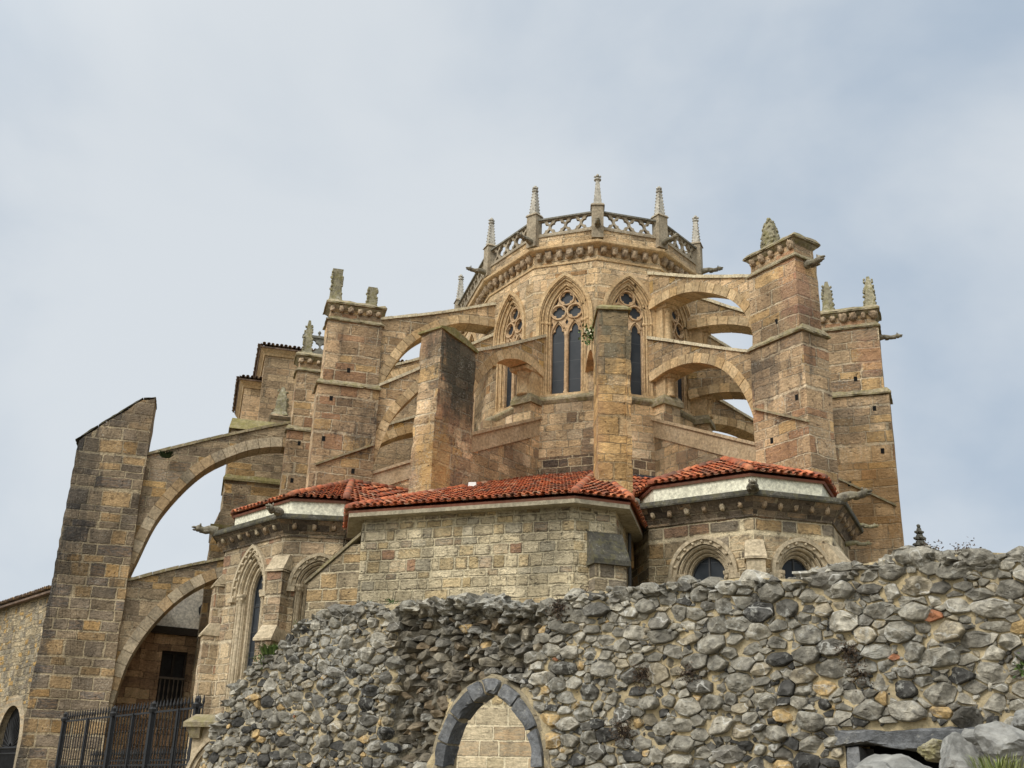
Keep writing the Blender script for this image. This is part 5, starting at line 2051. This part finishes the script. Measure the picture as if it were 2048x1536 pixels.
def stone(mb, poly, depth, h, rnd, tilt, gap, rough, mi=0):
    """one rubble stone: an angular outline under a split face of a few flat facets"""
    cx = sum(p[0] for p in poly) / len(poly); cz = sum(p[1] for p in poly) / len(poly)
    R_m = max(.02, sum(math.hypot(p[0] - cx, p[1] - cz) for p in poly) / len(poly))
    k = max(.5, 1 - gap / R_m)
    pl = chaikin(poly)
    pl = [(cx + (x - cx) * k * (1 + .06 * rng.uniform(-1, 1)), cz + (z - cz) * k * (1 + .06 * rng.uniform(-1, 1))) for x, z in pl]
    n = len(pl)
    sd = Vector((rng.uniform(-99, 99), rng.uniform(-99, 99), rng.uniform(-99, 99)))
    fac = [(1.0, 0.0, 0.0)]
    for q in range(rng.randint(3, 5)):
        t = rng.uniform(0, 6.28); g = rng.uniform(.5, 1.9)
        fac.append((rng.uniform(.75, 1.4), math.cos(t) * g * h / R_m, math.sin(t) * g * h / R_m))
    vs = []
    for sc, dp in ((1.0, -1), (1.0, .45), (.965, .80), (.88, .97), (.70, 1.0), (.50, 1.0), (.32, 1.0), (.15, 1.0)):
        for x, z in pl:
            X = cx + (x - cx) * sc; Z = cz + (z - cz) * sc
            if dp < 0:
                D = depth - .10
            else:
                H = min(h * f0 + fx * (X - cx) + fz * (Z - cz) for f0, fx, fz in fac)
                H = max(H, h * .12)
                nn = mnoise.noise(Vector((X * 9, Z * 9, 0)) + sd) + .6 * mnoise.noise(Vector((X * 23, Z * 23, 5)) + sd)
                D = depth + H * dp + rough * nn * min(1, dp + .2) + tilt[0] * (X - cx) + tilt[1] * (Z - cz)
            vs.append(fw.p(X, Z, D))
    m = len(vs) // n
    vs.append(fw.p(cx, cz, depth + min(h * f0 for f0, a, b in fac) + rough * mnoise.noise(sd)))
    fs = []
    for a in range(m - 1):
        for i in range(n):
            j = (i + 1) % n
            fs.append((a * n + i, a * n + j, (a + 1) * n + j, (a + 1) * n + i))
    for i in range(n):
        fs.append(((m - 1) * n + i, (m - 1) * n + (i + 1) % n, m * n))
    mb.add(vs, fs, rnd, mi, False)


mb = MB()
for i in range(npt):
    s, z = pts[i][0] * AN, pts[i][1]
    if z > topz(s) - .02 or in_gate(s, z, .05) or in_hole(s, z) or s < -.5:
        continue
    pl = cell(i)
    if pl is not None:
        full = pl
        # stretch each stone its own way so that neighbours overlap like packed rubble
        sx = rng.uniform(.82, 1.30); sz = min(1.02, 1.01 / sx ** .8); an = rng.uniform(-.35, .35)
        ca_, sa_ = math.cos(an), math.sin(an)
        q_ = []
        for a, b in pl:
            dx, dz = a - s, b - z
            ex, ez = (dx * ca_ + dz * sa_) * sx, (-dx * sa_ + dz * ca_) * sz
            q_.append((s + ex * ca_ - ez * sa_, z + ex * sa_ + ez * ca_))
        pl = q_
        for a, b in full:            # chips packed into the joints
            if rng.random() < .20 and b < topz(a) - .05 and not in_gate(a, b, .04) and not in_hole(a, b):
                rr_ = rng.uniform(.012, .03)
                lump(mb, fw.p(a, b, -.02 - .2 * coremask(a, b) + rng.uniform(-.02, .02)), (rr_ * 1.5, rr_, rr_), 1, .5, 2.0, rng.random() * .9, False, Matrix.Rotation(rng.uniform(-3, 3), 3, 'Y'))
    if pl is None: continue
    if any(in_gate(a, b, -.03) for a, b in pl): 
        pl = [((a, b) if not in_gate(a, b, 0) else (s + (a - s) * .45, z + (b - z) * .45)) for a, b in pl]
    if any(in_gate(a, b, -.26) for a, b in pl):
        continue
    c = coremask(s, z)
    r_ = rng.random()
    R = rad[i]
    if c > .5:
        rr = (.28 + .12 * r_) if rng.random() < .5 else r_ * .83
        if rng.random() < .012: rr = .98
        if rng.random() < .06: rr = .93
        stone(mb, pl, -.17 * c + rng.uniform(-.09, .06), R * rng.uniform(.7, 1.6), rr, (rng.uniform(-1.1, 1.1), rng.uniform(-1.5, .4)), .001, R * .5, 1 if rng.random() < .62 else 0)
    else:
        # upper courses paler grey, lower courses darker with more tan and ochre stones
        low = max(0.0, min(1.0, (3.6 - z) / 1.6))
        if rng.random() < .5 - .38 * low: rr = rng.choice((.05, .2, .45, .57, .85))
        elif rng.random() < .22 * low: rr = rng.choice((.68, .78, .78))
        else: rr = .002 + r_ * .885
        if rng.random() < .01 + .085 * low: rr = .92
        if rng.random() < .003: rr = .98
        if z > topz(s) - .25 and rr > .8: rr = .45
        stone(mb, pl, rng.uniform(-.035, .03), R * rng.uniform(.55, 1.05), rr, (rng.uniform(-.3, .3), rng.uniform(-.45, .2)), rng.choice((.004, .008, .013, .02)), R * .20)
# capping stones along the broken top
s = .3
while s < SMAX:
    L = rng.uniform(.12, .34)
    z = topz(s + L / 2)
    for dd in (-.20, -.42, -.64):
        lump(mb, fw.p(s + L / 2 + rng.uniform(-.08, .08), z - .09 + rng.uniform(-.05, .03), dd), (L * .8, .24, rng.uniform(.06, .13)), 3, .7, 2.2, rng.choice((.05, .2, .45, .3, .1)), False,
             Matrix.Rotation(math.atan2(fw.u.y, fw.u.x), 3, 'Z'))
    s += L * .9
# the big block on the crest
sB, zB = on(fw, 1655, 1150)
lump(mb, fw.p(sB, zB - .03, -.12), (.30, .22, .16), 3, .35, 1.5, .3, False, Matrix.Rotation(math.atan2(fw.u.y, fw.u.x), 3, 'Z'))
sB, zB = on(fw, 1840, 1112)
lump(mb, fw.p(sB, zB - .02, -.10), (.19, .2, .13), 3, .35, 1.5, .15, False, Matrix.Rotation(math.atan2(fw.u.y, fw.u.x), 3, 'Z'))
mb.build("masonry", [M['rubble'], M['core_stone']], rwall)

# mortar bed and rubble core
mb = MB()
ds = .042
ns = int((SMAX + .5) / ds); nz = int(4.45 / ds)
idm = {}
vs, fs, mis = [], [], []


def mv(i, j):
    if (i, j) not in idm:
        s = -.45 + i * ds; z = -.1 + j * ds
        tz = topz(s) - .03
        z = min(z, tz)
        c = coremask(s, z)
        nn = mnoise.noise(Vector((s * 4, z * 4, 0))) * .018 + mnoise.noise(Vector((s * 13, z * 13, 7))) * .010
        if c > 0:
            nn += c * (-.19 + .10 * mnoise.noise(Vector((s * 3.1, z * 3.1, 9))) + .07 * mnoise.noise(Vector((s * 9, z * 9, 2))) + .05 * mnoise.noise(Vector((s * 23, z * 23, 2))))
        idm[(i, j)] = len(vs)
        vs.append(fw.p(s, z, -.022 + nn))
    return idm[(i, j)]


for i in range(ns):
    for j in range(nz):
        s = -.45 + (i + .5) * ds; z = -.1 + (j + .5) * ds
        if z - ds > topz(s) - .03: continue
        if in_gate(s, z, -.06) or (in_hole(s, z) and z < LZ + .05): continue
        fs.append((mv(i, j), mv(i + 1, j), mv(i + 1, j + 1), mv(i, j + 1)))
        mis.append(1 if coremask(s, z) > .45 else 0)
mb.v = vs; mb.f = [list(f) for f in fs]; mb.r = [0.5] * len(fs); mb.mi = mis; mb.sm = [False] * len(fs)
top_ = [(s, topz(s) - .04) for s in np.arange(-.4, SMAX, .15)]
plate(mb, fw, [(SMAX, -.1), ] + [(a, b) for a, b in reversed(top_)] + [(-.42, -.1), (GC - GHW - .42, -.1)] +
      [(GC - GHW - .42, GSP)] + [(a, b) for a, b in parch(GC, GHW + .42, GSP, GAP + .36, -.1, 12)[2:-2]] + [(GC + GHW + .42, GSP), (GC + GHW + .42, -.1), (LS0 + .05, -.1), (LS0 + .05, LZ + .05), (LS1 + .1, LZ + .05), (LS1 + .1, -.1)],
      -.8, -.34, rnd=.5)
mb.build("mortar", [M['mortar'], M['core']], rwall, recalc=False)

# pointed gate arch of dark limestone
va = [tuple(q) for q in resample(gin[1:-1], .05)]
vo = offset_curve(va, .185)
cuts = [0, .115, .26, .385, .47, .545, .66, .83, 1.0]
N = len(va) - 1
for a, b in zip(cuts, cuts[1:]):
    i0, i1 = round(a * N), round(b * N)
    mi_ = [Vector(va[q]) for q in range(i0, i1 + 1)]
    k0 = rng.uniform(.85, 1.12)
    mo = [Vector(va[q]).lerp(Vector(vo[q]), k0) for q in range(i0, i1 + 1)]
    g = .018
    e0 = (mi_[1] - mi_[0]).normalized() * g; e1 = (mi_[-1] - mi_[-2]).normalized() * g
    mi_[0] += e0; mo[0] += e0; mi_[-1] -= e1; mo[-1] -= e1
    mb = MB()
    d1_ = .035 + rng.uniform(-.02, .02)
    plate(mb, fw, [tuple(x) for x in mi_] + [tuple(x) for x in reversed(mo)], -.24, d1_, rnd=rng.random())
    roughen(mb.build("voussoir", M['gate_arch'], rwall), .045, .018, .035)
mb = MB()
plate(mb, fw, ring(parch(GC, GHW + .25, GSP, GAP + .25, GSP - .1, 12), parch(GC, GHW + .015, GSP, GAP + .015, GSP - .1, 12)), -.23, -.02)
roughen(mb.build("arch_mortar", M['arch_mortar'], rwall), .05, .03, .03)
for q in (-1, 1):
    mb = MB()
    z = -.1
    while z < GSP - .2:
        h = min(rng.uniform(.28, .42), GSP - .02 - z)
        a, b = sorted((GC + q * GHW, GC + q * (GHW + rng.uniform(.2, .32))))
        lbox(mb, fw, a, b, -.24, rng.uniform(-.01, .03), z, z + h - .02, rnd=rng.random())
        z += h
    lbox(mb, fw, GC + q * (GHW + .08) - .14, GC + q * (GHW + .08) + .14, -.26, .05, GSP - .13, GSP - .01)
    roughen(mb.build("gate_jamb", M['gate_arch'], rwall), .06, .014, .03)
# low square opening under a stone lintel
mb = MB()
L0, L1 = LS0 - .12, LS1 + .62
plate(mb, fw, [(L0, LZ - .01), (L0 + .35, LZ + .03), (L0 + .8, LZ - .03), (L1 - .3, LZ), (L1, LZ + .02), (L1, LZ + .15), (L1 - .5, LZ + .17), (L0 + .6, LZ + .14), (L0 + .02, LZ + .17)], -.6, .06)
roughen(mb.build("lintel", M['gate_arch'], rwall), .07, .03, .05)
mb = MB()
lbox(mb, fw, LS0 + .0, LS0 + .17, -.5, .03, -.1, LZ + .0, top=(.01, .0))
roughen(mb.build("jamb_post", M['gate_arch'], rwall), .06, .02, .04)
mb = MB(); lbox(mb, fw, LS0 - .1, LS1 + .4, -.9, -.7, -.1, LZ + .3); mb.build("recess_shade", M['black'], rwall)  # black slab closing the opening, its shade given as colour

# ================================================================== BOULDERS, GRASS, GROUND
def boulder(c, r, label, amp=.32, rz=0.0, mat=None, sub=4):
    mb = MB()
    vs_, fs_ = ICO[sub]
    sd = Vector((rng.uniform(-50, 50), rng.uniform(-50, 50), rng.uniform(-50, 50)))
    planes = [(Vector((rng.uniform(-1, 1), rng.uniform(-1, 1), rng.uniform(-.6, 1))).normalized(), rng.uniform(.5, .82)) for _ in range(12)]
    out = []
    for v in vs_:
        q = v.copy()
        for n_, d_ in planes:
            t = q.dot(n_)
            if t > d_: q -= n_ * (t - d_) * .93
        k = 1.12 + amp * .4 * mnoise.noise(q * 1.6 + sd) + amp * .28 * mnoise.noise(q * 5 + sd) + amp * .14 * mnoise.noise(q * 13 + sd)
        q = Vector((q.x * r[0] * k, q.y * r[1] * k, q.z * r[2] * k))
        out.append(Matrix.Rotation(rz, 3, 'Z') @ q + Vector(c))
    mb.add(out, fs_, .5, 0, False)
    o = mb.build("boulder", mat or M['boulder'])
    rebase(o, (c[0], c[1], c[2] - r[2]))
    return tag(o, label, "boulder", "boulders heaped at the right end of the wall")


boulder(P(1800, 1556, 9.6), (.36, .3, .19), "long pale grey boulder right in front of the dark square opening", rz=.2)
boulder(P(1925, 1530, 9.5), (.24, .26, .23), "pale angular boulder with a steep face beside the grass tuft", rz=-.4)
boulder(P(1884, 1500, 10.4), (.19, .2, .10), "small pitted stone block tucked under the lintel end", amp=.5, rz=-.5, mat=M['mossy'])
boulder(P(2022, 1492, 9.3), (.33, .3, .19), "big brown-stained boulder behind the grass tuft", rz=.5, mat=M['boulder'])
boulder(P(2062, 1447, 9.9), (.22, .2, .11), "flat grey stone topmost of the heap at the right edge", rz=.1)
boulder(P(1945, 1478, 10.2), (.13, .14, .10), "fist-like grey stone wedged between lintel and the brown-stained boulder", rz=.9)
boulder(P(1760, 1560, 9.1), (.20, .2, .14), "low grey boulder at the foot of the square opening", rz=.3)


def tuft(c, n, h, spread, mat, name, label, cat, group=None, wid=.012, lean=(0, 0, 0), droop=.5):
    mb = MB()
    c = Vector(c)
    for i in range(n):
        a = rng.uniform(0, 6.28)
        rr = spread * math.sqrt(rng.random())
        b = c + Vector((math.cos(a) * rr * .5, math.sin(a) * rr * .5, 0))
        hh = h * rng.uniform(.5, 1.1)
        d = Vector((math.cos(a) * rng.uniform(.1, .9), math.sin(a) * rng.uniform(.1, .9), 1)) + Vector(lean)
        d.normalize()
        sd = Vector((-d.y, d.x, 0)).normalized() if abs(d.z) < .99 else Vector((1, 0, 0))
        p1 = b + d * hh * .6
        p2 = b + d * hh + Vector((d.x, d.y, -droop)) * hh * .3
        w_ = wid * rng.uniform(.6, 1.3)
        mb.add([b - sd * w_, b + sd * w_, p1 + sd * w_ * .8, p1 - sd * w_ * .8, p2], [(0, 1, 2, 3), (3, 2, 4)], rng.random())
    o = mb.build(name, mat, recalc=False)
    rebase(o, c)
    return tag(o, label, cat, group)


def bush(c, n, r, leaf, mat, name, label, cat, group=None, flat=(1, 1, 1)):
    mb = MB()
    c = Vector(c)
    for k in range(max(3, n // 14)):
        d = Vector((rng.uniform(-1, 1) * flat[0], rng.uniform(-1, 1) * flat[1], rng.uniform(-.4, 1) * flat[2])) * r * .8
        tube(mb, [c, c + d * .5 + Vector((0, 0, .03)), c + d], [.008, .006, .003], 4, .02)
    for i in range(n):
        q = Vector((rng.gauss(0, .5) * flat[0], rng.gauss(0, .5) * flat[1], rng.gauss(.15, .5) * flat[2])) * r
        p = c + q
        n_ = Vector((rng.uniform(-1, 1), rng.uniform(-1, 1), rng.uniform(-.3, 1))).normalized()
        a = n_.orthogonal().normalized(); b = n_.cross(a)
        t = rng.uniform(0, 6.28)
        a, b = a * math.cos(t) + b * math.sin(t), b * math.cos(t) - a * math.sin(t)
        l = leaf * rng.uniform(.6, 1.3)
        mb.add([p - a * l, p - b * l * .4, p + a * l, p + b * l * .4 + n_ * l * .15], [(0, 1, 2, 3)], rng.random())
    o = mb.build(name, mat, recalc=False)
    rebase(o, c)
    return tag(o, label, cat, group)


def onw(u, v, d=.03):
    s_, z_ = on(fw, u, v)
    return fw.p(s_, z_, d)


DG = "dry weeds rooted in the rubble wall"
WEEDS = [((1288, 1356), "dry brown weed clump in the wall right of the gate arch, the upper one", .13, 60),
         ((1253, 1470), "dry brown weed clump low on the wall right of the gate arch", .15, 80),
         ((1383, 1352), "grey-brown stringy weed in the wall, second right of the gate arch", .12, 45),
         ((1703, 1312), "dark brown weed in the wall above the square opening, higher one", .12, 50),
         ((1724, 1352), "dark brown weed in the wall above the square opening, lower one", .12, 40),
         ((2016, 1190), "brown weed high on the wall near the right edge", .12, 45),
         ((1123, 1222), "brown weed just below the wall top, right of the ruined core", .13, 55),
         ((1158, 1190), "dark weed on the wall top in front of the sacristy corner", .12, 50),
         ((1930, 1112), "dark weed on the crest of the wall at the right", .14, 60),
         ((1858, 1104), "small dark weed on the crest beside the far pinnacle", .10, 40),
         ((1812, 1120), "brown weed on the crest left of the far pinnacle", .12, 55)]
for (u, v), lab, h_, n_ in WEEDS:
    up_ = v < 1200
    bush(onw(u, v, .07 if not up_ else -.12), n_ * 5, h_ * 1.05, .017, M['dry'], "weed", lab, "weed", DG, (1, .7, 1))
bush(onw(2046, 1338, .06), 60, .09, .025, M['leaf'], "weed", "green leafy weed on the wall face at the right edge", "weed")
tuft(onw(540, 1310, .0), 150, .26, .26, M['leaf'], "fern", "yellow-green fern growing on the sloping left shoulder of the rubble wall", "fern", None, .010, (-.3, -.2, .2), .7)
bush(onw(528, 1318, .0), 120, .13, .03, M['leaf'], "weed", "leafy green weed under the fern on the wall's left shoulder", "weed")
bush(onw(590, 1248, -.1), 50, .10, .022, M['leaf'], "weed", "small yellow-green weed at the step of the wall below the pointed window", "weed")
bush(onw(722, 1208, -.15), 90, .10, .018, M['darkleaf'], "moss_clump", "dark moss clump on the wall top left of the ruined core", "moss", None, (1.6, 1, .5))
bush(onw(770, 1201, -.15), 60, .07, .018, M['leaf'], "moss_clump", "small green moss clump on the wall top nearest the ruined core", "moss", None, (1.6, 1, .5))
# plants on the church
q = P(331, 915, 45.4)
tuft(q, 60, .55, .3, M['darkleaf'], "fern", "dark fern growing from the old upper arch beside the tall pillar", "fern", None, .035, (.2, -.7, -.4), 1.0)
q = P(1182, 672, 36.2)
bush(q, 170, .42, .085, M['leaf'], "bush", "green bush sprouting from the left side of the central front buttress", "bush", None, (.75, .8, 1.2))
tuft(P(2000, 1540, 8.9), 150, .17, .42, M['grass'], "grass_tuft", "green grass tuft among the boulders in the lower right corner", "grass", None, .0035, (0, 0, 0), .6)

# ground sheet with the low mound the boulders lie on
def axis(mx):
    a = [0, ]
    st_ = .5
    while a[-1] < mx:
        a.append(a[-1] + st_)
        if a[-1] > 14: st_ *= 1.35
    return [-x for x in reversed(a[1:])] + a


xs = axis(1500)
mb = MB()
vs = []
for x in xs:
    for y in xs:
        yy = y + 9
        z = 1.62 * math.exp(-(((x - 4.6) / 1.7) ** 2 + ((yy - 9.4) / 1.25) ** 2))
        if abs(x) < 14 and abs(yy) < 25: z += .04 * mnoise.noise(Vector((x * .8, yy * .8, 0)))
        vs.append((x, yy, z))
n_ = len(xs)
mb.add(vs, [(i * n_ + j, (i + 1) * n_ + j, (i + 1) * n_ + j + 1, i * n_ + j + 1) for i in range(n_ - 1) for j in range(n_ - 1)], .5, 0, True)
g_ = mb.build("ground", M['ground'], recalc=False)
g_['kind'] = 'structure'
g_['label'] = "trodden earth around the church"
